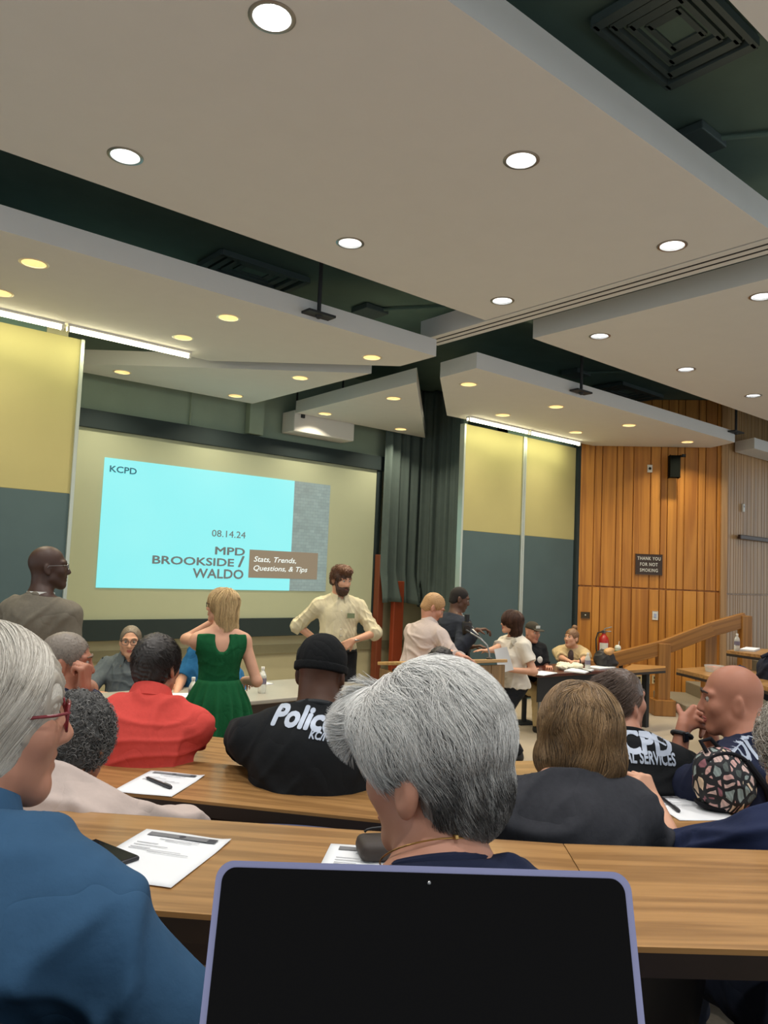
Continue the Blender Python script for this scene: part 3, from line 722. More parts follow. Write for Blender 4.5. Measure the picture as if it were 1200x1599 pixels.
def downlight(x, y, z, cool, label, group, power=1.0, r=.088):
    key = cool
    if key not in proto:
        t = thing('recessed_downlight', label, 'ceiling light', (x, y, z), group); T_ = Matrix.Translation
        parts = []
        mb = MB(); mb.lathe([(r-.006, .012), (r-.004, -.004), (r+.008, -.006), (r+.016, -.002), (r+.016, .001)], 28); parts.append(('trim_ring', mb.me('trim_ring', True), m_steel if cool else m_reflW))
        mb = MB(); mb.lathe([(r-.003, 0), (r-.010, .05), (r-.024, .10), (r-.034, .13)], 28); parts.append(('reflector', mb.me('reflector', True), m_reflC if cool else m_reflW))
        mb = MB(); mb.lathe([(r-.03, .10 if cool else .125), (r-.06, .092 if cool else .117), (.0005, .09 if cool else .115)], 24); parts.append(('lamp', mb.me('lamp', True), e_cool if cool else e_warm))
        ld = bpy.data.lights.new('lamp_light', 'AREA'); ld.shape = 'DISK'; ld.size = .10; ld.energy = P_COOL if cool else P_WARM; ld.color = COOL if cool else WARM; ld.spread = math.radians(125)
        proto[key] = (parts, ld)
        for nm, me, mt in parts: me.materials.append(mt)
    else: t = thing('recessed_downlight', label, 'ceiling light', (x, y, z), group)
    parts, ld = proto[key]
    for nm, me, mt in parts:
        o = bpy.data.objects.new(nm, me); COL.objects.link(o); o.parent = t
    lo = bpy.data.objects.new('lamp_light', ld); COL.objects.link(lo); lo.parent = t; lo.matrix_basis = Matrix.Translation((0, 0, .02))
GB, GR, GS, GT, GM, GL = ('cool downlights in the big ceiling panel', 'cool downlights in the far right ceiling panel', 'warm downlights in the panel above the left tube light', 'warm downlights in the panel before the screen', 'warm downlights in the triangular ceiling panel', 'warm downlights in the panel above the right tube light')
rowB = [(-.05, 2.79), (1.59, 2.79), (3.25, 2.79), (4.88, 2.78), (-.05, 4.38), (1.57, 4.38), (3.25, 4.39), (4.91, 4.38)]
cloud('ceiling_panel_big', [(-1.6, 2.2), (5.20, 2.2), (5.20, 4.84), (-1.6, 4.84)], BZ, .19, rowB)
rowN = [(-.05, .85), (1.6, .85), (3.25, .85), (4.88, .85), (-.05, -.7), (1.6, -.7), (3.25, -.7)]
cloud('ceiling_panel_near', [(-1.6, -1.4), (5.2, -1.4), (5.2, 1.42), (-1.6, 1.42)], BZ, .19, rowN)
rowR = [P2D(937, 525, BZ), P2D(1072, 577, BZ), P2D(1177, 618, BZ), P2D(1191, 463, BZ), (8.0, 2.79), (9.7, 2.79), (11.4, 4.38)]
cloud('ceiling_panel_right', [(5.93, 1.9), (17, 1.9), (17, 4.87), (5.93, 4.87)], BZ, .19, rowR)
rowS = [P2D(*p, CZ) for p in ((53, 411), (0, 457), (357, 496), (286, 527), (581, 558))]
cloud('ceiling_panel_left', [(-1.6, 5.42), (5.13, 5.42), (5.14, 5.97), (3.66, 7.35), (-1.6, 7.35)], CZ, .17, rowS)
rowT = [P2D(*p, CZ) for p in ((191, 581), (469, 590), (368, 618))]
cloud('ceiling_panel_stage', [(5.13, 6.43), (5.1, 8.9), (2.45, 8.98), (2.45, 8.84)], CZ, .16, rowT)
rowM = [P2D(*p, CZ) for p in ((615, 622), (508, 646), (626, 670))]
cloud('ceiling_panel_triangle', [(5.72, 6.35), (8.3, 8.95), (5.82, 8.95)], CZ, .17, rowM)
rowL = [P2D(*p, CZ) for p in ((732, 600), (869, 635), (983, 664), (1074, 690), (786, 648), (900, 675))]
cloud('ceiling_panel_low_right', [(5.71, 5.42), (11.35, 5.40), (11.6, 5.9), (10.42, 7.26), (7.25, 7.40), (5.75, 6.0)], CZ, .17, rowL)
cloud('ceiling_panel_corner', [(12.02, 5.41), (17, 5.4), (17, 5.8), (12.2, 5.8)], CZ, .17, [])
WHERE = {GB: ['outside the picture over the camera aisle', 'cut by the top edge of the photo', 'at the middle of the big ceiling panel', 'nearest the long grey beam of the big panel', 'far left, outside the picture', 'just before the dark gap on the left', 'above the white ventilation slot gap, centre left', 'beside the ceiling track corner']}
def lights(row, z, cool, group, names):
    for (x, y), nm in zip(row, names): downlight(x, y, z, cool, nm, group)
lights(rowB, BZ, True, GB, ['cool round downlight of the big panel, behind the topmost one', 'large cool round downlight cut by the top edge of the photo', 'cool round downlight high in the big panel, right of centre', 'cool round downlight by the sloping grey edge of the big panel',
    'cool round downlight of the big panel, beyond the left edge', 'cool round downlight of the big panel above the dark gap, leftmost', 'cool round downlight above the dark square ceiling vent', 'cool round downlight nearest the partition track corner'])
lights(rowN, BZ, True, 'cool downlights above the audience', ['cool round downlight in the panel above the audience']*7)
lights(rowR, BZ, True, GR, ['cool round downlight nearest the corner of the far right panel', 'cool round downlight, second from the corner of the far right panel', 'cool round downlight, third from the corner of the far right panel', 'cool round downlight at the photo edge close to the grey beam', 'cool round downlight outside the frame over the right seats', 'cool round downlight outside the frame over the stairs', 'cool round downlight outside the frame by the exit wall'])
lights(rowS, CZ, False, GS, ['warm round downlight above the left tube, largest of its panel', 'warm round downlight cut by the left photo edge', 'warm round downlight under the ceiling bracket on the left panel', 'warm round downlight just above the end of the left tube', 'warm round downlight at the pointed right end of the left panel'])
lights(rowT, CZ, False, GT, ['warm round downlight above the screen, next to the yellow panel', 'warm round downlight before the screen, nearest the panel tip', 'warm round downlight before the screen, lowest of its panel'])
lights(rowM, CZ, False, GM, ['warm round downlight at the top of the triangular panel', 'warm round downlight above the pale hanging box', 'warm round downlight at the low tip of the triangular panel'])
lights(rowL, CZ, False, GL, ['warm round downlight at the near corner above the right tube', 'warm round downlight, second along the long edge above the right tube', 'warm round downlight above the wood planks, third along the edge', 'warm round downlight above the black wall speaker', 'warm round downlight just above the right tube, left one', 'warm round downlight just above the end of the right tube'])

# fluorescent strips washing the panels
e_tube = emit('fluorescent', (255, 247, 205), 14.0)
def tube_light(x0, x1, label):
    cx = (x0+x1)/2; t = thing('fluorescent_tube', label, 'tube light', (cx, 7.2, CZ-.06), 'tube lights washing the wall panels')
    mb = MB(); mb.tube([(x0, 7.2, CZ-.045), (x1, 7.2, CZ-.045)], .018, 12); mb.obj('tube', e_tube, t, smooth=True)
    MB().box((cx, 7.2, CZ-.010), (x1-x0, .07, .022)).obj('batten', m_white, t)
    for x in (x0+.012, x1-.012): MB().box((x, 7.2, CZ-.045), (.024, .05, .05), bev=.005).obj('lamp_holder', m_white, t)
    ld = bpy.data.lights.new('tube_glow', 'AREA'); ld.shape = 'RECTANGLE'; ld.size = x1-x0-.06; ld.size_y = .05; ld.energy = P_TUBE; ld.color = TUBE
    lo = bpy.data.objects.new('tube_glow', ld); COL.objects.link(lo); lo.parent = t
    lo.matrix_basis = Matrix.Translation((0, .0, -.034)) @ Matrix.Rotation(math.radians(30), 4, 'X')
xa = onz(99, 507, CZ).x; tube_light(xa-1.5, xa-.01, 'white tube light cut by the left photo edge'); tube_light(xa+.02, 3.38, 'white tube light nearest the screen above the yellow panel')
xb = onz(821, 672, CZ).x; tube_light(7.45, xb-.01, 'white tube light above the panel next to the curtain'); tube_light(xb+.02, 9.98, 'white tube light above the panel next to the wood planks')

# partition track and things in the dark gaps
t = thing('partition_track', 'pale grooved ceiling track running out past the big panel corner', 'track', (5.32, 3.9, BZ)); t['kind'] = 'structure'
MB().box((5.345, 3.98, BZ+.10), (.25, 3.56, .2)).obj('rail', m_paint, t)
for x in (5.30, 5.385): MB().box((x, 3.98, BZ-.002), (.014, 3.54, .006)).obj('groove', m_black, t)
def vent(label, c, w, d, z=4.79, n=4):
    t = thing('air_vent', label, 'air vent', (c[0], c[1], z), 'dark vents in the ceiling gaps'); mt = plain('vent_metal', (80, 94, 94), .6, .2, .1, 10)
    for i in range(n):
        f = 1-i*.22; mb = MB(); z_ = z-.03-i*.012*(-1)
        for sx, sy, a, b in ((0, 1, w*f, .03), (0, -1, w*f, .03), (1, 0, .03, d*f), (-1, 0, .03, d*f)): mb.box((c[0]+sx*w*f/2, c[1]+sy*d*f/2, z-.035+.008*i), (a+.03, b, .05-.008*i))
        mb.obj('louvre', mt, t)
    MB().box((c[0], c[1], z-.006), (w, d, .012)).obj('back_plate', m_deck, t)
vent('square dark vent in the gap above the left panel', (3.72, 6.6), .95, .5)
vent('large square dark vent at the top of the photo beside the grey beam', (3.55, 2.02), .72, .5)
vent('dark vent in the gap above the low right panel', onz(980, 610, 4.79)[:2], 1.1, .55)
def junction(label, px_, py_):
    p = onz(px_, py_, 4.79); t = thing('junction_box', label, 'junction box', p, 'dark boxes in the ceiling gaps')
    MB().box((p.x, p.y, 4.76), (.32, .28, .06), bev=.008).obj('box', plain('vent_metal', (80, 94, 94), .6), t); MB().tube([(p.x, p.y, 4.77), (p.x+.5, p.y-.7, 4.77)], .018, 8).obj('conduit', m_deck, t)
junction('small dark box in the gap beside the partition track', 578, 482); junction('small dark box in the gap below the long grey beam', 1085, 215); junction('small dark box above the low right ceiling panel', 900, 580)
def hanger(label, px_, py_, Y):
    p = ony(px_, py_, Y); t = thing('panel_hanger', label, 'bracket', p, 'black brackets on the ceiling panel edges')
    MB().tube([p+Vector((0, 0, .02)), Vector((p.x, p.y, 4.79))], .018, 8).obj('rod', m_black, t); MB().box(p+Vector((0, 0, .01)), (.28, .12, .02)).obj('plate', m_black, t); MB().sphere(p, .03, 12, 8).obj('bolt', m_black, t)
hanger('black bracket on the front edge of the left ceiling panel', 498, 493, 5.36); hanger('black bracket on the front edge of the low right panel', 908, 613, 5.34); hanger('black bracket at the pointed end of the low right panel', 1150, 676, 5.34)
t = thing('ceiling_beam', 'dark steel beam crossing the gap behind the track', 'beam', (7, 5.1, 4.6)); t['kind'] = 'structure'
MB().box((7.4, 5.15, 4.66), (6, .08, .2)).obj('flange', m_deck, t); MB().box((5.9, 5.6, 4.62), (.08, 1.4, .14)).obj('brace', m_deck, t)

# ------------------------------------------------------------------ projection screen and slide
sc = thing('projection_screen', 'wide beige projection screen with black top and bottom bands', 'screen', (5.2, 9.28, .9))
MB().box((5.2, 9.285, 2.28), (4.96, .03, 2.34)).obj('screen_surface', m_screen, sc)
mb = MB(); mb.box((5.2, 9.26, 3.53), (5.2, .07, .22), bev=.006); mb.obj('top_border', m_dark, sc)
mb = MB(); mb.box((5.2, 9.262, 1.01), (5.2, .066, .25), bev=.006); mb.obj('bottom_border', m_dark, sc)
MB().box((7.64, 9.272, 2.25), (.10, .04, 2.35)).obj('side_border', m_dark, sc)
SY = 9.262
def sl(px_, py_): p = ony(px_, py_, SY); return p.x, p.z
x0, z1 = sl(163, 714.5); x1, _ = sl(517, 758); _, z0 = sl(150, 918.5); x0 = (x0+sl(150, 918.5)[0])/2; x1 = (x1+sl(508, 922)[0])/2; z1 = (z1+sl(517, 757.5)[1])/2; z0 = (z0+sl(508, 922.5)[1])/2
sd = thing('projected_slide', 'bright cyan projected title slide with grey and brown lettering', 'slide', ((x0+x1)/2, SY, z0))
xs_ = (sl(460, 752)[0]+sl(452.5, 922)[0])/2
def flat(name, a, b, c, d, y, mat, par): return MB().quad((a, y, b), (c, y, b), (c, y, d), (a, y, d)).obj(name, mat, par)
def cyan():
    mt, n, b = nt('slide_cyan'); L = n.links.new; tc = n.nodes.new('ShaderNodeTexCoord'); nz = n.nodes.new('ShaderNodeTexNoise'); nz.inputs['Scale'].default_value = 1.2
    L(tc.outputs['Object'], nz.inputs[0]); mx = n.nodes.new('ShaderNodeMix'); mx.data_type = 'RGBA'; mx.inputs[6].default_value = (*lin((118, 238, 243)), 1); mx.inputs[7].default_value = (*lin((138, 244, 246)), 1)
    L(nz.outputs[0], mx.inputs[0]); L(mx.outputs[2], b.inputs['Emission Color']); b.inputs['Emission Strength'].default_value = .92; b.inputs['Base Color'].default_value = (.12, .12, .12, 1); b.inputs['Roughness'].default_value = .9; return mt
def brickpic():
    mt, n, b = nt('slide_brick_picture'); L = n.links.new; tc = n.nodes.new('ShaderNodeTexCoord'); mp = n.nodes.new('ShaderNodeMapping'); mp.inputs['Rotation'].default_value = (math.radians(90), 0, 0)
    L(tc.outputs['Object'], mp.inputs[0]); br = n.nodes.new('ShaderNodeTexBrick'); br.inputs['Scale'].default_value = 5.5; br.inputs['Mortar Size'].default_value = .012
    br.inputs['Color1'].default_value = (*lin((150, 176, 172)), 1); br.inputs['Color2'].default_value = (*lin((134, 160, 158)), 1); br.inputs['Mortar'].default_value = (*lin((118, 142, 140)), 1)
    L(mp.outputs[0], br.inputs[0]); nz = n.nodes.new('ShaderNodeTexNoise'); nz.inputs['Scale'].default_value = 9; L(tc.outputs['Object'], nz.inputs[0])
    mx = n.nodes.new('ShaderNodeMix'); mx.data_type = 'RGBA'; mx.blend_type = 'MULTIPLY'; mx.inputs[0].default_value = .35; L(br.outputs[0], mx.inputs[6]); L(nz.outputs[0], mx.inputs[7])
    L(mx.outputs[2], b.inputs['Emission Color']); b.inputs['Emission Strength'].default_value = .8; b.inputs['Base Color'].default_value = (.12, .12, .12, 1); b.inputs['Roughness'].default_value = .9; return mt
flat('slide_field', x0, z0, xs_, z1, SY, cyan(), sd); flat('brick_picture', xs_, z0, x1, z1, SY, brickpic(), sd)
m_tgrey = emit('slide_grey_text', (112, 118, 116), .75); m_tblue = emit('slide_blue_text', (52, 104, 120), .75); m_brown = emit('slide_brown_box', (142, 128, 108), .8); m_twhite = emit('slide_white_text', (236, 244, 240), .9)
bx0, bx1 = sl(389, 875)[0], sl(496, 880)[0]; bz1 = sl(389, 858)[1]; bz0 = sl(388, 902)[1]
flat('caption_box', bx0, bz0, bx1, bz1, SY-.004, m_brown, sd)
def stext(body, pa, pb, mat, bold=0, shear=0, lines=1.0, align='CENTER', spacing=1.0):
    """pa, pb: opposite corners of the lettering on the slide"""
    (xa_, za), (xb_, zb) = sl(*pa), sl(*pb); me = fit_text(text_mesh(body, 1, bold, shear, align, spacing, lines), abs(xb_-xa_), abs(za-zb))
    M_ = Matrix(((1, 0, 0), (0, 0, -1), (0, 1, 0))).to_4x4(); M_.translation = ((xa_+xb_)/2, SY-.008, (za+zb)/2)
    link('slide_lettering', me, mat, sd, M_)
stext('KCPD', (171.5, 726.5), (213, 741.5), m_tblue, .018)
stext('08.14.24', (331, 827), (383, 841), m_tgrey, .006)
stext('MPD', (336, 853.5), (382, 868), m_tgrey, .024); stext('BROOKSIDE', (238, 867), (365, 885), m_tgrey, .024); stext('/', (372, 868), (381, 886), m_tgrey, .024); stext('WALDO', (301, 887), (379.5, 904.5), m_tgrey, .024)
stext('Stats, Trends,', (396.5, 868.5), (462, 881), m_twhite, .010, .25); stext('Questions, & Tips', (396, 882.5), (479.5, 896), m_twhite, .010, .25)

# curtain: bunched black drape round the right corner of the stage
def curtain():
    path = [Vector((7.62, 9.10, 0)), Vector((8.0, 9.14, 0)), Vector((8.4, 9.1, 0)), Vector((8.55, 8.8, 0)), Vector((8.4, 8.3, 0)), Vector((8.15, 7.9, 0)), Vector((7.85, 7.62, 0))]
    n, m_ = 220, 44; L = [0]
    for a, b in zip(path, path[1:]): L.append(L[-1]+(b-a).length)
    V = []; r = np.random.default_rng(5); ph = r.uniform(0, 6.3, 8)
    for j in range(m_+1):
        for i in range(n+1):
            t = i/n; s_ = t*L[-1]; k = max(q for q in range(len(path)-1) if L[q] <= s_+1e-6); u = (s_-L[k])/(L[k+1]-L[k]); p = path[k].lerp(path[k+1], min(u, 1)); d = (path[k+1]-path[k]).normalized(); nn = Vector((-d.y, d.x, 0))
            lowz = 1.28+.10*math.sin(6*t+1) - .9*max(0, (t-.42)/.58)**.8
            v = j/m_; z = 4.78+(lowz-4.78)*v
            w = math.sin(s_*34+ph[0]+.5*math.sin(s_*9+ph[1]+v*1.5))*.036+math.sin(s_*61+ph[2]+v)*.014
            bunch = max(0, v-.86)/.14
            w += bunch*(.05*math.sin(s_*17+9*v)+.06)
            V.append(p-nn*(w+.02)+Vector((.05*bunch*math.sin(7*t), 0, 0))+Vector((0, 0, z)))
    F = [(j*(n+1)+i, j*(n+1)+i+1, (j+1)*(n+1)+i+1, (j+1)*(n+1)+i) for j in range(m_) for i in range(n)]
    me = np_mesh('stage_curtain', np.array(V), np.array(F)); o = link('stage_curtain', me, plain('black_drape', (80, 94, 92), .9, 0, .15, 9))
    md = o.modifiers.new('thickness', 'SOLIDIFY'); md.thickness = .006
    tag(o, 'tall black pleated drape gathered at the side of the screen', 'curtain')
curtain()

# ================================================================== FIXTURES ON THE WOOD WALLS
RX = Matrix((FD, FN, UP)).transposed()          # columns: along the wall, out of it, up
def fanbox(mb, p, size, out=0.0, bev=.004): mb.box(Vector(p)+FN*(out+size[1]/2), size, RX, bev); return mb
p = onfan(1013.5, 881.5); t = thing('no_smoking_sign', 'dark brown sign with white capitals on the wood plank wall', 'sign', p)
fanbox(MB(), p, (.41, .02, .325)).obj('board', plain('sign_brown', (58, 42, 34), .5, 0, .1, 9), t)
Ms = frame(-FD if (-FD).dot(RH) > 0 else FD, FN, p+FN*.024); Ms = Matrix((FD, UP, FN)).transposed().to_4x4() if FD.cross(UP).dot(FN) > 0 else Matrix((-FD, UP, FN)).transposed().to_4x4()
for k, s in enumerate(('THANK YOU', 'FOR NOT', 'SMOKING')):
    Ms.translation = p+FN*.0245+UP*(.095-.093*k); link('sign_lettering', fit_text(text_mesh(s, 1, .012, spacing=1.15), (.355, .27, .275)[k], .054), m_white, t, Ms.copy())
p = onfan(1015, 732); t = thing('wall_sensor', 'tiny white sensor with a dark eye high on the wood planks', 'sensor', p)
fanbox(MB(), p, (.075, .03, .12)).obj('case', m_white, t); MB().sphere(p+FN*.032, .022, 14, 10).obj('lens', m_black, t, smooth=True)
p = onfan(1050, 731); t = thing('wall_speaker', 'black loudspeaker on a bracket high on the wood planks', 'speaker', p)
fanbox(MB(), p, (.15, .16, .34), .08, .012).obj('cabinet', plain('speaker_black', (12, 15, 12), .9, spec=.1), t)
fanbox(MB(), p+UP*.15, (.12, .02, .05), 0).obj('wall_plate', m_black, t); MB().tube([p+UP*.13+FN*.02, p+UP*.15+FN*.12, p+FD*.13+UP*.18+FN*.12], .016, 8).obj('arm', m_black, t); fanbox(MB(), p+FD*.15+UP*.185, (.05, .05, .04), .1).obj('clamp', m_black, t)
p = onfan(914.5, 960.5); t = thing('bronze_wall_plate', 'dark bronze plate with a pale button on the wood planks', 'wall plate', p)
fanbox(MB(), p, (.14, .012, .10)).obj('plate', m_bronze, t); MB().sphere(p+FN*.014, .012, 10, 8).obj('button', m_white, t)
p = onfan(1023.5, 961); t = thing('light_switch', 'white light switch plate low on the orange wood planks', 'switch', p)
fanbox(MB(), p, (.085, .012, .135)).obj('plate', m_white, t); fanbox(MB(), p, (.03, .012, .06), .012, .002).obj('rocker', plain('pale_blue_plastic', (170, 180, 214), .4), t)
for px_, lb in ((998.5, 'cream outlet plate with plugs, nearest the rail foot'), (1011, 'cream outlet plate, middle of three below the rail'), (1023, 'cream outlet plate beside the middle rail post')):
    p = onfan(px_, 1061); t = thing('wall_outlet', lb, 'outlet', p, 'outlets low on the wood planks')
    fanbox(MB(), p, (.085, .012, .125)).obj('plate', plain('cream_plastic', (206, 192, 150), .45), t)
    for dz in (-.028, .028): fanbox(MB(), p+UP*dz, (.035, .008, .034), .012, .002).obj('socket', m_bronze, t)
p = ony(1159.5, 793, P2.y); t = thing('wall_thermostat', 'small white upright plate on the satin brown planks', 'thermostat', p)
MB().box(p+Vector((0, -.02, 0)), (.06, .03, .13), bev=.004).obj('case', m_white, t); MB().box(p+Vector((0, -.037, .02)), (.03, .006, .03)).obj('dial', m_steel, t)
a = ony(1155, 838, P2.y-.06); b = a+Vector((3.2, 0, 0)); t = thing('wall_handrail', 'dark horizontal handrail on the satin brown plank wall', 'handrail', a)
MB().box((a+b)/2, (3.2, .05, .07), bev=.012).obj('bar', plain('dark_rail', (66, 48, 38), .4), t)
for k in range(4): MB().box(a+Vector((.1+k*.95, .04, -.01)), (.04, .06, .03)).obj('bracket', m_black, t)
# fire extinguisher
p = onfan(941, 1028)+FN*.13; t = thing('fire_extinguisher', 'red fire extinguisher with white label hung on the wood planks', 'fire extinguisher', p-UP*.05)
Mx = Matrix.Translation(p-UP*.05)
mb = MB(); mb.lathe([(.0, 0), (.07, .0), (.082, .015), (.082, .33), (.074, .38), (.045, .42), (.028, .435), (.028, .46), (0, .46)], 24); mb.obj('cylinder', plain('extinguisher_red', (176, 34, 28), .3, 0, .06, 6, coat=.3), t, Mx, True)
Rl = Matrix((FD, FN, UP)).transposed().to_4x4(); Rl.translation = p-UP*.05
mb = MB(); mb.lathe([(.0835, .12), (.0835, .30)], 24); o = None
lab = [(.084*math.cos(a), .084*math.sin(a)) for a in np.linspace(.75, 2.5, 12)]
mb = MB(); [mb.quad((*lab[i], .13), (*lab[i+1], .13), (*lab[i+1], .31), (*lab[i], .31)) for i in range(11)]; mb.obj('label', m_white, t, Rl)
mb.bm if False else None
mb = MB(); mb.box((0, 0, .475), (.05, .05, .05), bev=.006); mb.obj('valve', m_steel, t, Mx)
mb = MB(); mb.tube([(0, 0, .50), (.02, 0, .53), (.12, 0, .56)], .010, 8).tube([(0, 0, .49), (.04, 0, .485), (.11, 0, .49)], .009, 8); mb.obj('handle', m_steel, t, Rl, True)
mb = MB(); mb.tube([(-.02, 0, .48), (-.09, 0, .46), (-.12, .02, .36), (-.115, .03, .22), (-.10, .03, .10)], .012, 8); mb.obj('hose', m_black, t, Rl, True)
mb = MB(); mb.box((0, -.09, .22), (.06, .03, .3)); mb.obj('wall_bracket', m_black, t, Rl)

# ------------------------------------------------------------------ stair rail and landing at the wood wall
SD = (at(1163, 963, 10.9)-at(925, 1030, 10.9)); SDh = Vector((SD.x, SD.y, 0)).normalized(); SN = Vector((-SDh.y, SDh.x, 0)); SN = SN if SN.dot(CC-at(1036, 1030, 10.9)) > 0 else -SN
t = thing('stair_rail', 'sloping light wood handrail on square posts before the plank wall', 'stair rail', onz(1036, 1114, 0))
A = at(931, 1037, 10.9); B = at(1036, 1011, 10.9); C_ = at(1112, 982, 10.9); D_ = at(1164, 968, 10.9)
for u, v in ((A, B), (B, C_), (C_, D_)):
    d = (v-u); L = d.length; Mr = frame(d, SN, (u+v)/2); MB().box((0, 0, 0), (L+.02, .20, .10), bev=.008).obj('top_rail', m_rail, t, Mr)
for q, zf, w in ((A, 0, .20), (B, 0, .17), (at(1108, 984, 11.1), 0.2, .17), (D_, .5, .14)):
    h = q.z-zf+.06; Mp = frame(SDh, UP, (q.x, q.y, zf+h/2)); MB().box((0, 0, 0), (w, .16, h), bev=.008).obj('post', grain('post_wood', (120, 78, 34), (176, 122, 60), 'Z', 8, .35), t, Mp)
MB().box((0, 0, 0), (.30, .26, .22), bev=.01).obj('foot_block', grain('post_wood', (120, 78, 34), (176, 122, 60), 'Z', 8, .35), t, frame(SDh, UP, (B.x, B.y, .11)))
mst = plain('stair_carpet', (142, 132, 112), .95, 0, .12, 60)
for k, (pxa, z_, dd) in enumerate(((1045, .16, 1.0), (1095, .34, .95), (1150, .52, .9), (1210, .70, .9))):
    q = at(pxa, 1000, 11.5); MB().box((0, 0, 0), (.62, 1.5, z_), bev=.01).obj('stair_step', mst, None, frame(SDh, UP, (q.x+SDh.x*.3, q.y+SDh.y*.3, z_/2)))['kind'] = 'structure'

# desk ends of the section beyond the rail
def slab(name, label, pts, z, th, mat, cat, group=None, legs=()):
    ps = [onz(*q, z) for q in pts]; c = sum(ps, Vector())/len(ps); t = thing(name, label, cat, (c.x, c.y, 0), group)
    mb = MB(); mb.prism([(q.x-c.x, q.y-c.y) for q in ps], z-th, z); mb.obj('worktop', mat, t, Matrix.Translation((c.x, c.y, 0)))
    mb = MB(); mb.prism([((q.x-c.x)*1.004, (q.y-c.y)*1.004) for q in ps], z-th-.03, z-th); mb.obj('edge_band', m_deskedge, t, Matrix.Translation((c.x, c.y, 0)))
    for (lx, ly) in legs: MB().box((lx, ly, (z-th)/2), (.07, .07, z-th)).obj('leg', m_black, t, Matrix.Translation((c.x, c.y, 0)))
    return t, c
m_desk2 = grain('desk_laminate_side', (120, 84, 44), (186, 140, 84), 'X', 9, .3, False, 90)
slab('desk', 'bright wood desk end right behind the low end of the stair rail', [(966, 1048), (988, 1037), (1040, 1040), (1040, 1043)], .76, .035, m_desk2, 'desk', 'desk ends by the stair rail', [(0, 0)])
slab('desk', 'wood desk end with clear plastic box behind the bald head', [(1057, 1044), (1112, 1040.5), (1230, 1050), (1230, 1072), (1115, 1058)], .88, .04, m_desk2, 'desk', 'desk ends by the stair rail', [(.2, 0)])
slab('desk', 'upper wood desk end holding a water bottle at the photo edge', [(1135, 1015.5), (1170, 1012), (1290, 1018), (1290, 1030), (1190, 1023)], 1.08, .035, m_desk2, 'desk', 'desk ends by the stair rail', [(.2, 0)])
slab('desk', 'wood desk corner just past the bald man', [(1178, 1066), (1260, 1066), (1300, 1082), (1215, 1078)], .93, .04, m_desk2, 'desk', 'desk ends by the stair rail', [(.1, 0)])

# ------------------------------------------------------------------ curved tiers and desks
def seg2(a, b): return (Vector((b.x-a.x, b.y-a.y, 0))).normalized()
def mitre(pts, w):
    """horizontal offset of a polyline towards the camera side"""
    out = []
    for i, p in enumerate(pts):
        ns = []
        for j in (i-1, i):
            if 0 <= j < len(pts)-1:
                d = seg2(pts[j], pts[j+1]); n = Vector((-d.y, d.x, 0)); n = n if n.dot(-FH) > 0 else -n; ns.append(n)
        n = sum(ns, Vector()).normalized(); out.append(p+n*(w/n.dot(ns[0])))
    return out
def tier(pts, z, name, depth=9.0):
    F = mitre(pts, -.10); Bk = [Vector((p.x, p.y, 0))-FH*depth for p in F]
    mb = MB(); poly = [(p.x, p.y) for p in F]+[(p.x, p.y) for p in reversed(Bk)]; mb.prism(poly, -.02, z); o = mb.obj(name, m_floor); o['kind'] = 'structure'
Z1, Z2, Z3 = 1.26, 1.10, .97
D1 = [onz(-260, 1241, Z1), onz(880, 1317.5, Z1), onz(1560, 1339, Z1)]
D2 = [onz(-260, 1135, Z2), onz(745, 1231, Z2), onz(1560, 1229, Z2)]
D3 = [onz(-160, 1097, Z3), onz(700, 1190, Z3), onz(1330, 1180, Z3)]
TZ = {0: .68, 1: .53, 2: .37, 3: .24}
D0 = [q-FH*1.13 for q in D1]
for q in D0: q.z = 1.42
tier(D3, TZ[3], 'floor_tier_1'); tier(D2, TZ[2], 'floor_tier_2', 7); tier(D1, TZ[1], 'floor_tier_3', 5); tier(D0, TZ[0], 'floor_tier_4', 3)
def lecture_desk(pts, z, w, zf, label, modesty=True):
    N = mitre(pts, w); c = pts[1]; t = thing('lecture_desk', label, 'desk', (c.x, c.y, zf), 'long curved rows of desks')
    for i in range(len(pts)-1):
        a, b, na, nb = pts[i], pts[i+1], N[i], N[i+1]; d = seg2(a, b); mid = (a+b)/2; Mf = frame(d, UP, (mid.x, mid.y, z)); inv = Mf.inverted(); g = d*.0012
        loc = [inv @ Vector((p.x, p.y, z)) for p in (a+g, b-g, nb-g, na+g)]
        mb = MB(); mb.prism([(p.x, p.y) for p in loc], -.010, 0); mb.obj('worktop', m_desk, t, Mf)
        mb = MB(); mb.prism([(p.x*1.0, p.y) for p in loc], -.052, -.010); mb.obj('edge_band', m_deskedge, t, Mf)
        nrm = (na-a).normalized()
        ln = (b-a).length
        if modesty: Mm = frame(d, UP, mid+nrm*.06+Vector((0, 0, zf+(z-.055-zf)/2-z))); MB().box((0, 0, 0), (ln-.02, .025, z-.055-zf)).obj('modesty_panel', plain('desk_front', (66, 48, 36), .5, 0, .15, 8), t, Mm)
        k = max(1, int(ln/1.3))
        for j in range(k):
            q = a.lerp(b, (j+.5)/k)+nrm*(w*.45); MB().box((0, 0, 0), (.06, .28, z-.06-zf)).obj('leg', m_black, t, frame(d, UP, (q.x, q.y, zf+(z-.06-zf)/2)))
    return t
lecture_desk(D1, Z1, .50, TZ[1], 'long wood-grain desk with a joint seam, right behind the laptop', False)
lecture_desk(D2, Z2, .465, TZ[2], 'long wood-grain desk holding the flyer with a pen, second row')
lecture_desk(D3, Z3, .50, TZ[3], 'long wood-grain desk before the man in the black police shirt')
lecture_desk(D0, 1.42, .46, TZ[0], 'long wood-grain desk carrying the open laptop')

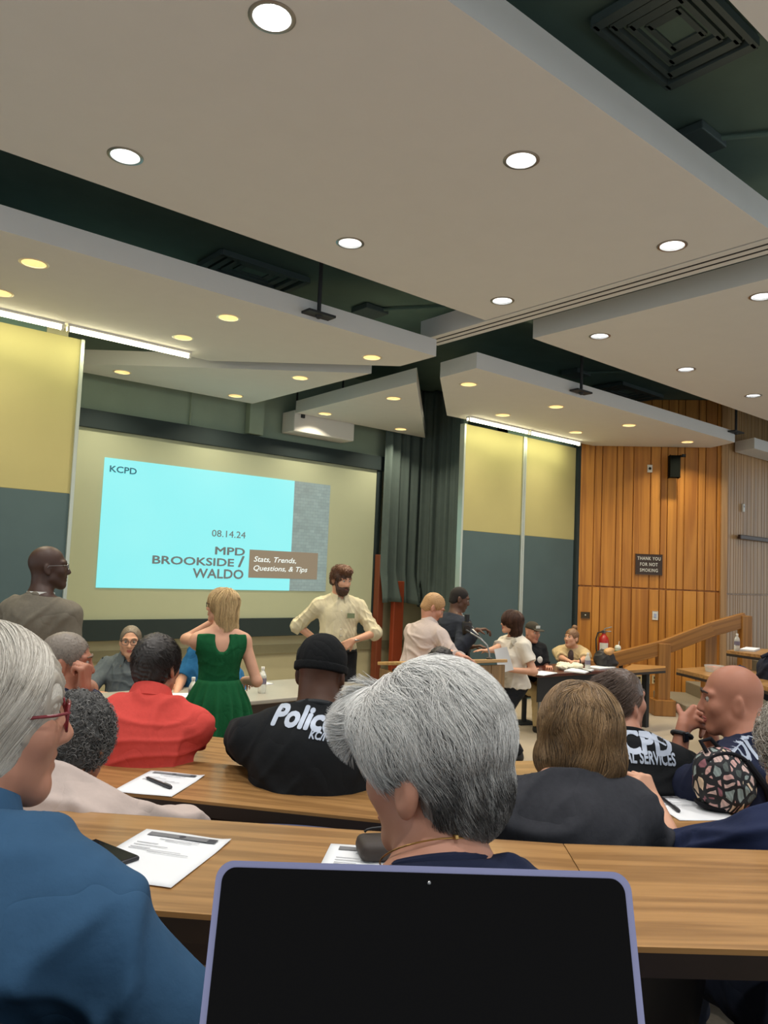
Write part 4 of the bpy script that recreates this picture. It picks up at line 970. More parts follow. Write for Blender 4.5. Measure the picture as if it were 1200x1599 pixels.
m_navy = plain('navy_chair_shell', (50, 60, 96), .5, 0, .08, 10); m_blk = plain('black_chair_shell', (30, 30, 36), .5, 0, .08, 10)
chair_protos = {}
def chair(loc, heading, zf, label, mat=None, seat_h=.45, back_top=.36, width=.46):
    mat = mat or m_blk; key = (mat.name, seat_h, back_top, width); f = hd(heading)
    M_ = frame(f, UP, (loc[0], loc[1], zf))          # x forward
    t = thing('lecture_chair', label, 'chair', (0, 0, 0), 'moulded chairs along the desk rows'); t.matrix_basis = M_
    if key not in chair_protos:
        out = []; n, m_ = 12, 10; V = []
        for th in (0, .016):
            for j in range(m_+1):
                for i in range(n+1):
                    u = i/n*2-1; v = j/m_; hw = width/2*(1-.18*max(0, (v-.6)/.4)**2); top = back_top*(1-.10*u*u*v)
                    V.append((-.22-.10*v+.07*u*u-th, u*hw, seat_h+.06+top*v))
        k = (n+1)*(m_+1); F = []
        for j in range(m_):
            for i in range(n): a = j*(n+1)+i; F += [(a, a+1, a+n+2, a+n+1), (k+a, k+a+n+1, k+a+n+2, k+a+1)]
        bd = [i for i in range(n)] and ([(i, i+1) for i in range(n)]+[(m_*(n+1)+i+1, m_*(n+1)+i) for i in range(n)]+[((j+1)*(n+1), j*(n+1)) for j in range(m_)]+[(j*(n+1)+n, (j+1)*(n+1)+n) for j in range(m_)])
        for a, b in bd: F.append((b, a, k+a, k+b))
        out.append(('backrest', np_mesh('backrest', np.array(V), np.array(F)), mat))
        mb = MB(); mb.box((0.0, 0, seat_h-.015), (.42, width*.94, .04), bev=.018, seg=3); out.append(('seat', mb.me('seat', True), mat))
        mb = MB(); mb.tube([(-.05, 0, 0.0), (-.05, 0, seat_h-.03)], .032, 12); mb.box((-.05, 0, .012), (.26, .26, .024), bev=.01); out.append(('pedestal', mb.me('pedestal', True), m_black))
        mb = MB(); mb.tube([(-.05, 0, seat_h-.05), (-.2, 0, seat_h-.03), (-.255, 0, seat_h+.12)], .018, 8); out.append(('back_bracket', mb.me('back_bracket', True), m_black))
        chair_protos[key] = out
        for _, me, mt in out: me.materials.append(mt)
    for nm, me, mt in chair_protos[key]:
        o = bpy.data.objects.new(nm, me); COL.objects.link(o); o.parent = t
    return t

# ------------------------------------------------------------------ front table, lectern, side table
q = onz(384, 1067, .76); q2 = onz(300, 1103, .76); yb, yf = q.y+.06, q2.y
t = thing('front_table', 'long pale grey panel table before the screen', 'table', (3.2, (yb+yf)/2, 0))
MB().box((3.2, (yb+yf)/2, .742), (3.6, yb-yf, .036), bev=.008).obj('tabletop', plain('pale_grey_laminate', (156, 150, 138), .4, 0, .05, 14), t)
for x in (1.6, 4.8):
    for y in (yf+.1, yb-.1): MB().box((x, y, .36), (.05, .05, .72)).obj('leg', m_black, t)
MB().box((3.2, yf+.2, .5), (3.3, .02, .4)).obj('modesty_panel', plain('desk_front', (66, 48, 36), .5), t)
lt = thing('lectern', 'wood plank lectern with a slanted top and gooseneck microphone', 'lectern', (5.0, 5.0, 0))
LA, LB = onz(626, 1036, 1.08), onz(790, 1031.5, 1.08); ld_ = seg2(LA, LB); ln_ = Vector((-ld_.y, ld_.x, 0)); ln_ = ln_ if ln_.dot(FH) > 0 else -ln_; LW = (LB-LA).length
ML = frame(ld_, UP, (LA.x, LA.y, 0)); sgn = 1 if (ML.col[1].to_3d()).dot(ln_) > 0 else -1
m_lec = grain('lectern_wood', (112, 84, 50), (156, 122, 78), 'Z', 8, .4, True, 60, 2, tstr=.3); m_lect = grain('lectern_top_wood', (150, 112, 64), (196, 156, 98), 'X', 8, .35)
mb = MB(); nb = 7
for k in range(nb): mb.tone = random.random(); mb.box((LW*(k+.5)/nb, sgn*.012, .53), (LW/nb-.006, .024, 1.02), bev=.003, seg=1)
mb.obj('front_panel', m_lec, lt, ML)
for x in (.015, LW-.015): MB().box((x, sgn*.19, .5), (.03, .36, .98), bev=.004).obj('side_panel', m_lec, lt, ML)
MB().box((LW/2, sgn*.19, 1.055), (LW+.02, .42, .03), Matrix.Rotation(math.radians(-sgn*7), 3, 'X'), bev=.006).obj('top', m_lect, lt, ML); MB().box((LW/2, sgn*.2, .55), (LW-.06, .3, .025)).obj('shelf', m_lec, lt, ML)
g0 = onz(777, 1027, 1.08); g0 = LB+ld_*-.10+ln_*.12; g0.z = 1.08; g1 = at(735, 988, g0.dot(CF)-CC.dot(CF)+.15)
gn = thing('gooseneck_microphone', 'thin silver gooseneck microphone rising from the lectern top', 'microphone', g0)
mid = g0+Vector((0, 0, .10))+(g1-g0)*.12; pts = [g0, g0+Vector((0, 0, .05)), mid, mid.lerp(g1, .35)+UP*.015, mid.lerp(g1, .7)+UP*.01, g1]
MB().tube(pts, .008, 8).obj('stem', m_steel, gn, smooth=True); MB().tube([g1, g1+(g1-pts[-2]).normalized()*.05], [.010, .014], 10).obj('capsule', m_black, gn, smooth=True); mb = MB(); mb.lathe([(.03, 0), (.03, .012), (.012, .02)], 16, Matrix.Translation(g0), True, True); mb.obj('base', m_black, gn)
# tripod with a camera behind the lectern
tb = at(729, 1020, 8.0); t = thing('camera_tripod', 'black tripod with a small camera between the lectern men and the woman', 'tripod', (tb.x, tb.y, 0))
hz = at(729, 985, 8.0)
MB().tube([(tb.x, tb.y, .6), (tb.x, tb.y, hz.z)], [.03, .022], 12).obj('column', m_black, t, smooth=True)
for k in range(3):
    a = k*2*PI/3+.4; MB().tube([(tb.x, tb.y, hz.z-.14), (tb.x+.26*math.cos(a), tb.y+.26*math.sin(a), .012)], [.022, .014], 8).obj('leg', m_black, t)
mb = MB(); mb.box((0, 0, 0), (.09, .13, .13), Matrix.Rotation(-YAW, 3, 'Z'), .012); mb.tube([Vector((0, 0, 0)), -FH*.09], [.035, .03], 14); mb.obj('camera_body', plain('camera_black', (34, 28, 24), .35), t, Matrix.Translation(hz+UP*.03), True)
MB().tube([hz+UP*.09, hz+UP*.17], [.024, .028], 12).obj('top_microphone', m_black, t, smooth=True)
MB().tube([hz+RH*.05+UP*.05, hz+RH*.16-UP*.08], .009, 8).obj('pan_handle', m_steel, t)
# dark table on the right
TP = [onz(836, 1051, .75), onz(882, 1057.5, .75), onz(968, 1047.5, .75), onz(950, 1038, .75), onz(855, 1040, .75)]
a = onz(842, 1054, .75); b = onz(978, 1046, .75); dr = seg2(a, b); nr = Vector((-dr.y, dr.x, 0)); nr = nr if nr.dot(FH) > 0 else -nr; LT = (b-a).length; MT = frame(dr, UP, (a.x, a.y, 0)); sg = 1 if MT.col[1].to_3d().dot(nr) > 0 else -1
t = thing('side_table', 'dark red brown folding table where the cardigan woman sits', 'table', (a+b)/2*1.0); t.location.z = 0
MB().box((LT/2, sg*.36, .735), (LT, .72, .035), bev=.008).obj('tabletop', grain('dark_red_wood', (64, 30, 24), (98, 50, 36), 'X', 7, .22), t, MT)
MB().box((LT/2, sg*.06, .57), (LT-.08, .015, .28)).obj('modesty_panel', plain('perforated_black', (24, 24, 26), .55), t, MT)
for x in (.1, LT-.1):
    for y in (.08, .62): MB().tube([(x, sg*y, 0), (x, sg*y, .72)], .018, 8).obj('leg', m_steel, t, MT)
def onside(px_, py_): return onz(px_, py_, .7525)

# ------------------------------------------------------------------ bottles, cups, paper
m_pet = None
def pet():
    mt, n, b = nt('clear_bottle_plastic'); b.inputs['Base Color'].default_value = (.86, .86, .80, 1); b.inputs['Roughness'].default_value = .12; b.inputs['Transmission Weight'].default_value = .55; b.inputs['IOR'].default_value = 1.2
    nz = n.nodes.new('ShaderNodeTexNoise'); nz.inputs['Scale'].default_value = 30; bp = n.nodes.new('ShaderNodeBump'); bp.inputs['Strength'].default_value = .15; n.links.new(nz.outputs[0], bp.inputs['Height']); n.links.new(bp.outputs[0], b.inputs['Normal']); return mt
m_pet = pet(); m_lab = plain('bottle_label', (120, 112, 128), .5, 0, .35, 90); m_cap = plain('bottle_cap', (232, 228, 220), .4)
bp_ = []
def bottle(loc, label, s=1.0):
    t = thing('water_bottle', label, 'bottle', loc, 'clear plastic water bottles')
    if not bp_:
        mb = MB(); mb.lathe([(0, 0), (.028, 0), (.032, .006), (.032, .05), (.030, .055), (.032, .062), (.032, .125), (.030, .14), (.020, .165), (.0125, .175), (.0125, .19)], 24); bp_.append(('bottle_body', mb.me('bottle_body', True), m_pet))
        mb = MB(); mb.lathe([(.0328, .072), (.0328, .118)], 24); bp_.append(('wrapper', mb.me('wrapper', True), m_lab))
        mb = MB(); mb.lathe([(.0, .206), (.0145, .206), (.0145, .188), (.0, .188)], 18); bp_.append(('cap', mb.me('cap', True), m_cap))
        for _, me, mt in bp_: me.materials.append(mt)
    for nm, me, mt in bp_:
        o = bpy.data.objects.new(nm, me); COL.objects.link(o); o.parent = t; o.scale = (s, s, s)
bottle(onz(300, 1101, .76), 'water bottle on the pale table beside the green dress', 1.05); bottle(onz(409, 1082, .76), 'water bottle on the pale table behind the police shirt shoulder', 1.1)
bottle(onside(918, 1047), 'water bottle on the dark table before the cardigan woman', 1.05); bottle(onz(1151.5, 1016.5, 1.08), 'water bottle on the upper desk end near the photo edge', 1.0)
m_paper = plain('white_paper', (226, 228, 230), .7, 0, .015, 9); m_print = plain('grey_print', (112, 112, 114), .8, 0, .25, 60); m_ink = plain('faint_print', (168, 168, 172), .8)
def flyer(corners, z, label, header=True):
    """corners: far-left, far-right, near-right on the desk top"""
    a, b, c = [onz(*q, z) for q in corners]; x = (b-a).normalized(); y = UP.cross(x); 
    if y.dot(c-b) > 0: y = -y
    Mf = Matrix((x, -y if (x.cross(-y)).z > 0 else y, UP)).transposed().to_4x4(); w, h = .216, .279
    Mf.translation = a + UP*.0008; sg_ = 1 if (Mf.col[1].to_3d()).dot(c-b) > 0 else -1
    t = thing('flyer', label, 'paper', a, 'printed flyers lying on the desks'); t.matrix_basis = Mf
    n = 10; V = []; F = []
    for th in (0, .0006):
        for j in range(n+1):
            for i in range(n+1): u, v = i/n, j/n; V.append((u*w, sg_*v*h, .0012+th+.004*max(0, (u-.8)/.2)**2*max(0, (.3-v)/.3)+.0010*math.sin(u*5+v*3)))
    k = (n+1)**2
    for j in range(n):
        for i in range(n): q = j*(n+1)+i; F += [(q, q+1, q+n+2, q+n+1), (k+q, k+q+n+1, k+q+n+2, k+q+1)]
    bd = [(i, i+1) for i in range(n)]+[(n*(n+1)+i+1, n*(n+1)+i) for i in range(n)]+[((j+1)*(n+1), j*(n+1)) for j in range(n)]+[(j*(n+1)+n, (j+1)*(n+1)+n) for j in range(n)]
    F += [(q2_, q1, k+q1, k+q2_) for q1, q2_ in bd]
    me = np_mesh('sheet', np.array(V), np.array(F)); link('sheet', me, m_paper, t, None, True)
    if header:
        MB().box((w*.5, sg_*h*.10, .0042), (w*.78, h*.075, .0006)).obj('printed_header', m_print, t, local=True)
        MB().box((w*.84, sg_*h*.10, .0047), (w*.09, h*.06, .0006)).obj('printed_emblem', plain('dark_print', (58, 58, 64), .8), t, local=True); MB().lathe([(.0005, .0048), (.008, .0048)], 20, Matrix.Translation((w*.5, sg_*h*.10, 0))).obj('printed_seal', plain('dark_print', (58, 58, 64), .8), t, local=True)
        for k_, (u0, u1, v) in enumerate(((.3, .75, .19), (.38, .68, .215), (.12, .36, .30), (.12, .5, .35), (.12, .34, .40), (.12, .7, .43), (.35, .8, .46))): MB().box((w*(u0+u1)/2, sg_*h*v, .0042), (w*(u1-u0), h*.007, .0005)).obj('printed_line', m_ink, t, local=True)
    return t, Mf
flyer([(229, 1296), (364, 1314), (267, 1391)], Z1, 'printed white flyer lying before the woman in blue')
flyer([(517, 1319), (652, 1330), (640, 1400)], Z1, 'printed white flyer beside the short-haired grey woman, above the laptop')
flyer([(236, 1204), (320, 1212), (251, 1244)], Z2, 'printed white flyer with a pen across it on the second desk')
flyer([(1000, 1243), (1072, 1243), (1100, 1283)], Z2, 'printed white flyer under the raised hand of the curly woman')
m_pen = plain('black_pen', (34, 32, 36), .35)
def pen(p, q, z, label, r=.0055):
    a, b = onz(*p, z)+UP*.009, onz(*q, z)+UP*.009; d = (b-a).normalized(); b = a+d*.15; t = thing('pen', label, 'pen', a, 'black pens on the flyers')
    MB().tube([a, a+d*.105], r, 10).obj('barrel', m_pen, t, smooth=True); MB().tube([a+d*.105, b-d*.006, b], [r*1.25, r*1.2, r*.9], 10).obj('cap', m_pen, t, smooth=True); MB().tube([a-d*.015, a], [.001, r*.9], 8).obj('tip', m_steel, t); MB().tube([a+d*.11+UP*.008, a+d*.145+UP*.008], .0016, 6).obj('clip', m_steel, t)
pen((231, 1219), (268, 1234), Z2, 'black pen across the flyer on the left of the second desk', .006); pen((1034, 1250), (1060, 1270), Z2, 'black pen on the flyer beside the floral backpack', .006)
def phone(px_, py_, z, ang, label, tilt=0):
    p = onz(px_, py_, z); Mf = Matrix.Translation(p+UP*.006) @ Matrix.Rotation(math.radians(ang)-YAW, 4, 'Z') @ Matrix.Rotation(math.radians(tilt), 4, 'X'); t = thing('phone', label, 'phone', p)
    MB().box((0, 0, 0), (.075, .155, .010), bev=.0045, seg=3).obj('case', plain('phone_case', (26, 26, 30), .4), t, Mf, True); MB().box((0, 0, .0052), (.068, .147, .0012), bev=.0005).obj('glass', plain('phone_glass', (12, 12, 16), .08), t, Mf)
phone(160, 1338, Z1, 55, 'black phone half hidden by the blue shirt shoulder')
p = onz(610, 1338, Z1); t = thing('eyeglass_case', 'dark soft case lying on the flyer by the grey woman', 'case', p)
mb = MB(); mb.box((0, 0, .022), (.15, .09, .042), Matrix.Rotation(-YAW+.2, 3, 'Z'), .018, 3); mb.obj('pouch', plain('dark_brown_leather', (48, 38, 32), .6, 0, .15, 40, .2), t, Matrix.Translation(p), True)
MB().tube([p+RH*(.06*math.cos(a))+UP*(.045+.012*math.sin(a))+FH*.02 for a in np.linspace(PI, 0, 9)], .003, 6).obj('cord', m_black, t)
# papers and things on the front table and on the dark table
def sheet(px_, py_, z, ang, w, h, label, group, n=1):
    p = onz(px_, py_, z); t = thing('paper_stack' if n > 1 else 'paper_sheet', label, 'paper', p, group); MB().box((0, 0, .001+.004*n), (w, h, .002+.006*n)).obj('sheets', m_paper, t, Matrix.Translation(p) @ Matrix.Rotation(math.radians(ang), 4, 'Z'))
sheet(396, 1068.5, .76, 10, .3, .22, 'white paper on the pale table behind the green dress', 'papers on the tables'); sheet(285, 1087, .76, -20, .25, .2, 'white paper on the pale table in front of the officer', 'papers on the tables')
sheet(905, 1048, .7525, 20, .42, .25, 'white papers spread before the cardigan woman', 'papers on the tables', 2); sheet(938, 1043, .7525, 0, .35, .22, 'yellowish pad at the rail end of the dark table', 'papers on the tables', 2); sheet(848, 1052, .7525, 12, .36, .2, 'white paper at the near end of the dark table', 'papers on the tables')
sheet(1172, 1015.5, 1.08, 15, .42, .16, 'white folded papers beside the bottle on the upper desk end', 'papers on the tables', 3)
p = onside(888, 1045); S = SDF(); r = np.random.default_rng(4)
for k in range(16): S.ell(p+Vector((r.uniform(-.17, .17), r.uniform(-.12, .12), r.uniform(.015, .05))), Vector((r.uniform(.04, .08), r.uniform(.03, .06), r.uniform(.018, .035))), k=.02)
t = thing('white_cloth_bag', 'crumpled white cloth bag on the dark table', 'bag', p); sdf_obj('cloth', S, .008, plain('crumpled_white', (222, 214, 190), .85, 0, .06, 20, .2), t, folds(9, .008, 30))
a, b = onside(903, 1046)+UP*.02, onside(924, 1051)+UP*.012; t = thing('pen', 'dark pen on the papers before the cardigan woman', 'pen', a, 'black pens on the flyers'); MB().tube([a, a.lerp(b, .5), b], [.003, .008, .007], 8).obj('barrel', m_pen, t); MB().tube([a.lerp(b, .6)+UP*.009, b+UP*.008], .002, 6).obj('clip', m_steel, t)
# dark bag and the iced drink on the ledge beyond the rail post
p = onz(944, 1041, .7525); S = SDF(); S.ell(p+UP*.10, Vector((.15, .13, .12)), k=.03).ell(p+UP*.05+RH*.05, Vector((.16, .12, .06)), k=.03)
t = thing('shoulder_bag', 'dark slouchy bag leaning behind the low end of the stair rail', 'bag', p); sdf_obj('bag_body', S, .009, plain('dark_bag', (36, 32, 30), .6, 0, .2, 20, .2), t, folds(3, .008, 16))
S = SDF(); S.ell(p+UP*.19+RH*.03-FH*.06, Vector((.07, .06, .05)), k=.02).ell(p+UP*.22+RH*.07-FH*.05, Vector((.05, .04, .03)), k=.02); sdf_obj('flap', S, .007, plain('tan_leather', (196, 150, 96), .5, 0, .1, 20), t, folds(6, .004, 40))
p = at(965, 1026, 11.2); t = thing('iced_drink', 'white and green plastic cup with straw beyond the rail', 'cup', p); Mx = Matrix.Translation(p)
mb = MB(); mb.lathe([(0, 0), (.032, 0), (.045, .13)], 20); mb.obj('cup', plain('cup_white', (214, 224, 204), .25, 0, .2, 40), t, Mx, True); mb = MB(); mb.lathe([(.0325+.0006, .02), (.0415+.0015, .095)], 20); mb.obj('sleeve', plain('cup_green', (92, 150, 112), .4, 0, .4, 55), t, Mx, True)
mb = MB(); mb.lathe([(.047, .13), (.047, .137), (.036, .165), (.012, .175)], 20, None, False, True); mb.obj('lid', plain('cup_lid', (226, 230, 220), .2), t, Mx, True); MB().tube([(0, 0, .1), (.02, -.01, .23)], .005, 8).obj('straw', m_white, t, Mx)
tq = thing('ledge_table', 'small wood ledge carrying the iced drink beyond the rail', 'table', (p.x, p.y, 0)); MB().box((p.x+.12, p.y+.02, p.z-.016), (.5, .36, .03), bev=.005).obj('worktop', m_desk2, tq); MB().tube([(p.x+.12, p.y+.02, 0), (p.x+.12, p.y+.02, p.z-.03)], .03, 10).obj('leg', m_black, tq)
# clear tub and dark cap on the second desk end
p = onz(1117, 1049, .88); t = thing('plastic_tub', 'clear plastic tub of pink snacks on the desk end behind the bald head', 'tub', p); Mx = Matrix.Translation(p)
mb = MB(); mb.lathe([(0, .002), (.10, .002), (.115, .07), (.112, .07), (.097, .006)], 24); mb.obj('tub', m_pet, t, Mx, True); S = SDF()
for k in range(14): S.ell(p+Vector((r.uniform(-.06, .06), r.uniform(-.06, .06), r.uniform(.025, .045))), Vector((.03, .028, .02)), k=.006)
o = sdf_obj('snacks', S, .006, plain('pink_snacks', (222, 132, 108), .6, 0, .2, 40), t)
p = onz(1156, 1054, .88); t = thing('cap', 'navy blue cap lying on the desk end behind the bald head', 'cap', p); S = SDF(); S.ell(p+UP*.03, Vector((.10, .09, .075)), k=.02).ell(p+UP*.012-RH*.11, Vector((.075, .08, .012)), k=.02).cut(p, (0, 0, -1)); sdf_obj('crown', S, .006, cloth('navy_cap', (40, 48, 74)), t)
MB().sphere(p+UP*.104, .009, 10, 8).obj('button', cloth('navy_cap', (40, 48, 74)), t)
# black jacket over a chair at the photo edge
p = at(1204, 1056, 8.3); t = chair((p.x+.35, p.y-.15), 200, .55, 'dark chair with a jacket hung on it below the upper desk end', m_blk, .45, .42)
S = SDF(); S.ell(p+RH*.05+UP*.02, Vector((.18, .18, .20)), k=.05).ell(p+RH*.16+UP*.06, Vector((.14, .14, .18)), k=.05).ell(p-UP*.12+RH*.05, Vector((.2, .2, .16)), k=.05)
t = thing('dark_jacket', 'black jacket hung over a chair at the photo edge under the upper desk', 'jacket', p); sdf_obj('jacket_body', S, .012, cloth('jacket_black', (34, 36, 46)), t, folds(5, .02, 9)); MB().tube([p+UP*.2-RH*.1, p+UP*.26+RH*.02, p+UP*.25+RH*.14], .02, 8).obj('collar', cloth('jacket_black', (34, 36, 46)), t)

# ------------------------------------------------------------------ laptop on the camera's desk
TL, TR = at(340, 1343, .575), at(984, 1362, .56); xw = (TR-TL).normalized(); LWd = (TR-TL).length
BLm = at(318, 1599, .53); dn = (BLm-TL); dn = (dn-xw*dn.dot(xw)).normalized(); nn = xw.cross(dn); nn = nn if nn.dot(-FH) > 0 else -nn
lt = thing('laptop', 'open laptop with a dark glossy screen and lavender rim', 'laptop', TL+dn*.22); HL = .215
Ml = Matrix((xw, -dn, nn)).transposed().to_4x4(); 
if Ml.to_3x3().determinant() < 0: Ml = Matrix((xw, dn, nn)).transposed().to_4x4(); sy = 1
else: sy = -1
Ml.translation = TL
def rrect(w, h, r, x0=0, y0=0, n=8):
    out = []
    for cx, cy, a0 in ((x0+w-r, y0+r, -90), (x0+w-r, y0+h-r, 0), (x0+r, y0+h-r, 90), (x0+r, y0+r, 180)):
        for k in range(n+1): a = math.radians(a0+90*k/n); out.append((cx+r*math.cos(a), cy+r*math.sin(a)))
    return out
def lid(w, h, r, x0, ytop, z0, z1):
    pts = rrect(w, h, r, x0, 0); return MB().prism([(x, sy*(ytop+y)) for x, y in pts][::1 if sy > 0 else -1], z0, z1)
m_lav = plain('lavender_aluminium', (134, 134, 168), .4, .3, .03, 8)
lid(LWd, HL, .013, 0, 0, -.006, 0).obj('screen_lid', m_lav, lt, Ml)
lid(LWd-.010, HL-.008, .010, .005, .0045, .0, .0012).obj('display_glass', plain('dark_display', (10, 8, 8), .10, 0, .02, 4, spec=.06), lt, Ml)
MB().sphere((LWd*.52, sy*.011, .0013), .0016, 10, 8).obj('webcam', m_steel, lt, Ml)
hinge = TL+xw*(LWd/2)+dn*HL; bk = Vector((-FH.x, -FH.y, 0)); bk = (bk-xw*bk.dot(xw)); bk.z = 0; bk.normalize(); xh = Vector((xw.x, xw.y, 0)).normalized()
Mb = Matrix((xh, bk, UP)).transposed().to_4x4()
if Mb.to_3x3().determinant() < 0: Mb = Matrix((-xh, bk, UP)).transposed().to_4x4()
Mb.translation = Vector((hinge.x, hinge.y, 1.428)); 
mb = MB(); mb.box((0, .108, 0), (LWd, .215, .014), bev=.005); mb.obj('base', m_lav, lt, Mb); mb = MB()
for j in range(5):
    for i in range(13): mb.box((-LWd*.43+i*LWd*.86/12, .03+j*.019, .0085), (.0165, .0155, .003), bev=.001, seg=1)
mb.obj('keyboard', plain('laptop_keys', (40, 40, 48), .5), lt, Mb); MB().box((0, .165, .0075), (.11, .07, .001)).obj('trackpad', m_lav, lt, Mb)
MB().tube([hinge-xw*LWd*.4, hinge+xw*LWd*.4], .006, 10).obj('hinge', m_black, lt)
zb = hinge.z
# a small stand lifts the hinge when it is higher than the desk
if zb-1.435 > .01: MB().box((0, .02, (zb-1.428)/2-.004), (LWd*.8, .02, zb-1.428)).obj('hinge_cover', m_lav, lt, Mb)

# ------------------------------------------------------------------ floral backpack on the second desk
p = onz(1141, 1272, Z2)+FH*.05; S = SDF(); Rb = Matrix((RH, FH, UP)).transposed(); lean = .0
S.ell(p+UP*.095, Vector((.108, .075, .118)), Rb, .03).ell(p+UP*.085-FH*.04, Vector((.085, .05, .08)), Rb, .03).ell(p+UP*.14+RH*-.03, Vector((.075, .06, .075)), Rb, .03).cut(p+UP*.004, (0, 0, -1))
def floral():
    mt, n, b = nt('floral_fabric'); L = n.links.new; tc = n.nodes.new('ShaderNodeTexCoord'); mp = n.nodes.new('ShaderNodeMapping'); mp.inputs['Scale'].default_value = (1.0, .8, .62); mp.inputs['Rotation'].default_value = (.3, .5, .4); L(tc.outputs['Object'], mp.inputs[0])
    nz = n.nodes.new('ShaderNodeTexNoise'); nz.inputs['Scale'].default_value = 14; L(mp.outputs[0], nz.inputs[0]); ad = n.nodes.new('ShaderNodeMix'); ad.data_type = 'RGBA'; ad.blend_type = 'ADD'; ad.inputs[0].default_value = .03; L(mp.outputs[0], ad.inputs[6]); L(nz.outputs[1], ad.inputs[7])
    vo = n.nodes.new('ShaderNodeTexVoronoi'); vo.inputs['Scale'].default_value = 40; L(ad.outputs[2], vo.inputs['Vector']); ve = n.nodes.new('ShaderNodeTexVoronoi'); ve.feature = 'DISTANCE_TO_EDGE'; ve.inputs['Scale'].default_value = 40; L(ad.outputs[2], ve.inputs['Vector'])
    rp = n.nodes.new('ShaderNodeValToRGB'); rp.color_ramp.interpolation = 'CONSTANT'; el = rp.color_ramp.elements; cs = [(0, (214, 168, 160)), (.2, (232, 206, 176)), (.36, (150, 96, 104)), (.52, (150, 164, 160)), (.66, (84, 92, 88)), (.8, (222, 190, 180)), (.92, (190, 196, 176))]
    el[0].position = 0; el[0].color = (*lin(cs[0][1]), 1); el[1].position = cs[1][0]; el[1].color = (*lin(cs[1][1]), 1)
    for q, c in cs[2:]: e = el.new(q); e.color = (*lin(c), 1)
    sp = n.nodes.new('ShaderNodeSeparateColor'); L(vo.outputs['Color'], sp.inputs[0]); L(sp.outputs[0], rp.inputs[0])
    st = n.nodes.new('ShaderNodeMath'); st.operation = 'GREATER_THAN'; st.inputs[1].default_value = .15; L(ve.outputs['Distance'], st.inputs[0])
    vn = n.nodes.new('ShaderNodeTexWave'); vn.inputs['Scale'].default_value = 30; vn.inputs['Distortion'].default_value = 6; L(mp.outputs[0], vn.inputs[0]); mv = n.nodes.new('ShaderNodeMix'); mv.data_type = 'RGBA'; mv.blend_type = 'MULTIPLY'; mv.inputs[0].default_value = .3; L(rp.outputs[0], mv.inputs[6]); L(vn.outputs[0], mv.inputs[7])
    mx = n.nodes.new('ShaderNodeMix'); mx.data_type = 'RGBA'; mx.inputs[6].default_value = (*lin((22, 22, 26)), 1); L(st.outputs[0], mx.inputs[0]); L(mv.outputs[2], mx.inputs[7]); L(mx.outputs[2], b.inputs['Base Color']); b.inputs['Roughness'].default_value = .7; return mt
t = thing('floral_backpack', 'black backpack printed with pink and grey leaves on the second desk', 'backpack', p); sdf_obj('bag_body', S, .005, floral(), t, folds(12, .004, 18))
mblk = cloth('black_webbing', (26, 26, 30)); q0 = p-RH*.02
MB().tube([p+RH*-.07+UP*.20-FH*.02, p+RH*-.085+UP*.235, p+RH*-.05+UP*.245, p+RH*-.01+UP*.205], .008, 8).obj('carry_handle', mblk, t, smooth=True)
MB().tube([p+RH*(.100*math.cos(a)-.005)+UP*(.105+.100*math.sin(a))-FH*.04 for a in np.linspace(-.1, PI*.75, 20)], .007, 8).obj('zip', mblk, t, smooth=True)
MB().tube([p+RH*.06+UP*.18-FH*.04, p+RH*.12+UP*.10-FH*.06, p+RH*.15+UP*.02-FH*.04], .012, 8).obj('strap', mblk, t, smooth=True)
S = SDF(); S.ell(p+UP*.05+FH*.0, Vector((.115, .08, .06)), Rb, .02).cut(p+UP*.002, (0, 0, -1)).cut(p+UP*.03, (-FH*.0+UP)); sdf_obj('base_panel', S, .006, mblk, t)

# ------------------------------------------------------------------ empty chairs and what shows under the first desk
q = onz(545, 1290, 1.16); chair((q.x+.1, q.y+.15), 10, TZ[2], 'navy chair back curving up between the first and second desk', m_navy, .43, .34, .5)
q = at(1110, 1545, .98); chair((q.x, q.y), 5, TZ[1], 'dark navy chair back at the bottom edge right of the laptop', m_navy, .43, q.z-TZ[1]-.49, .56)

# ================================================================== PEOPLE
sk_l = skin('skin_light', (202, 152, 124)); sk_p = skin('skin_pink', (186, 132, 108)); sk_m = skin('skin_medium', (168, 114, 86)); sk_d = skin('skin_dark', (84, 54, 38)); sk_dd = skin('skin_deep', (66, 44, 34)); sk_b = skin('skin_tan', (166, 110, 86))
lip = plain('lips', (168, 92, 82), .45); b_dk = plain('brow_dark', (52, 38, 28), .8); b_gr = plain('brow_grey', (120, 104, 88), .8); b_lt = plain('brow_blond', (150, 112, 74), .8)
m_glass = plain('dark_glasses_frame', (40, 26, 24), .3); m_denim = cloth('dark_denim', (44, 50, 66)); m_black_cloth = cloth('black_cloth', (27, 28, 31)); m_khaki = cloth('khaki', (172, 150, 112)); m_navyc = cloth('navy_cloth', (38, 46, 72))
def sit_chair(P, heading, floor, label, mat=None):
    f = hd(heading); q = P.pel-f*.0; sh_ = max(.34, min(.6, P.pel.z-floor-.11*P.s)); chair((q.x, q.y), heading, floor, label, mat, round(sh_, 2), .34)

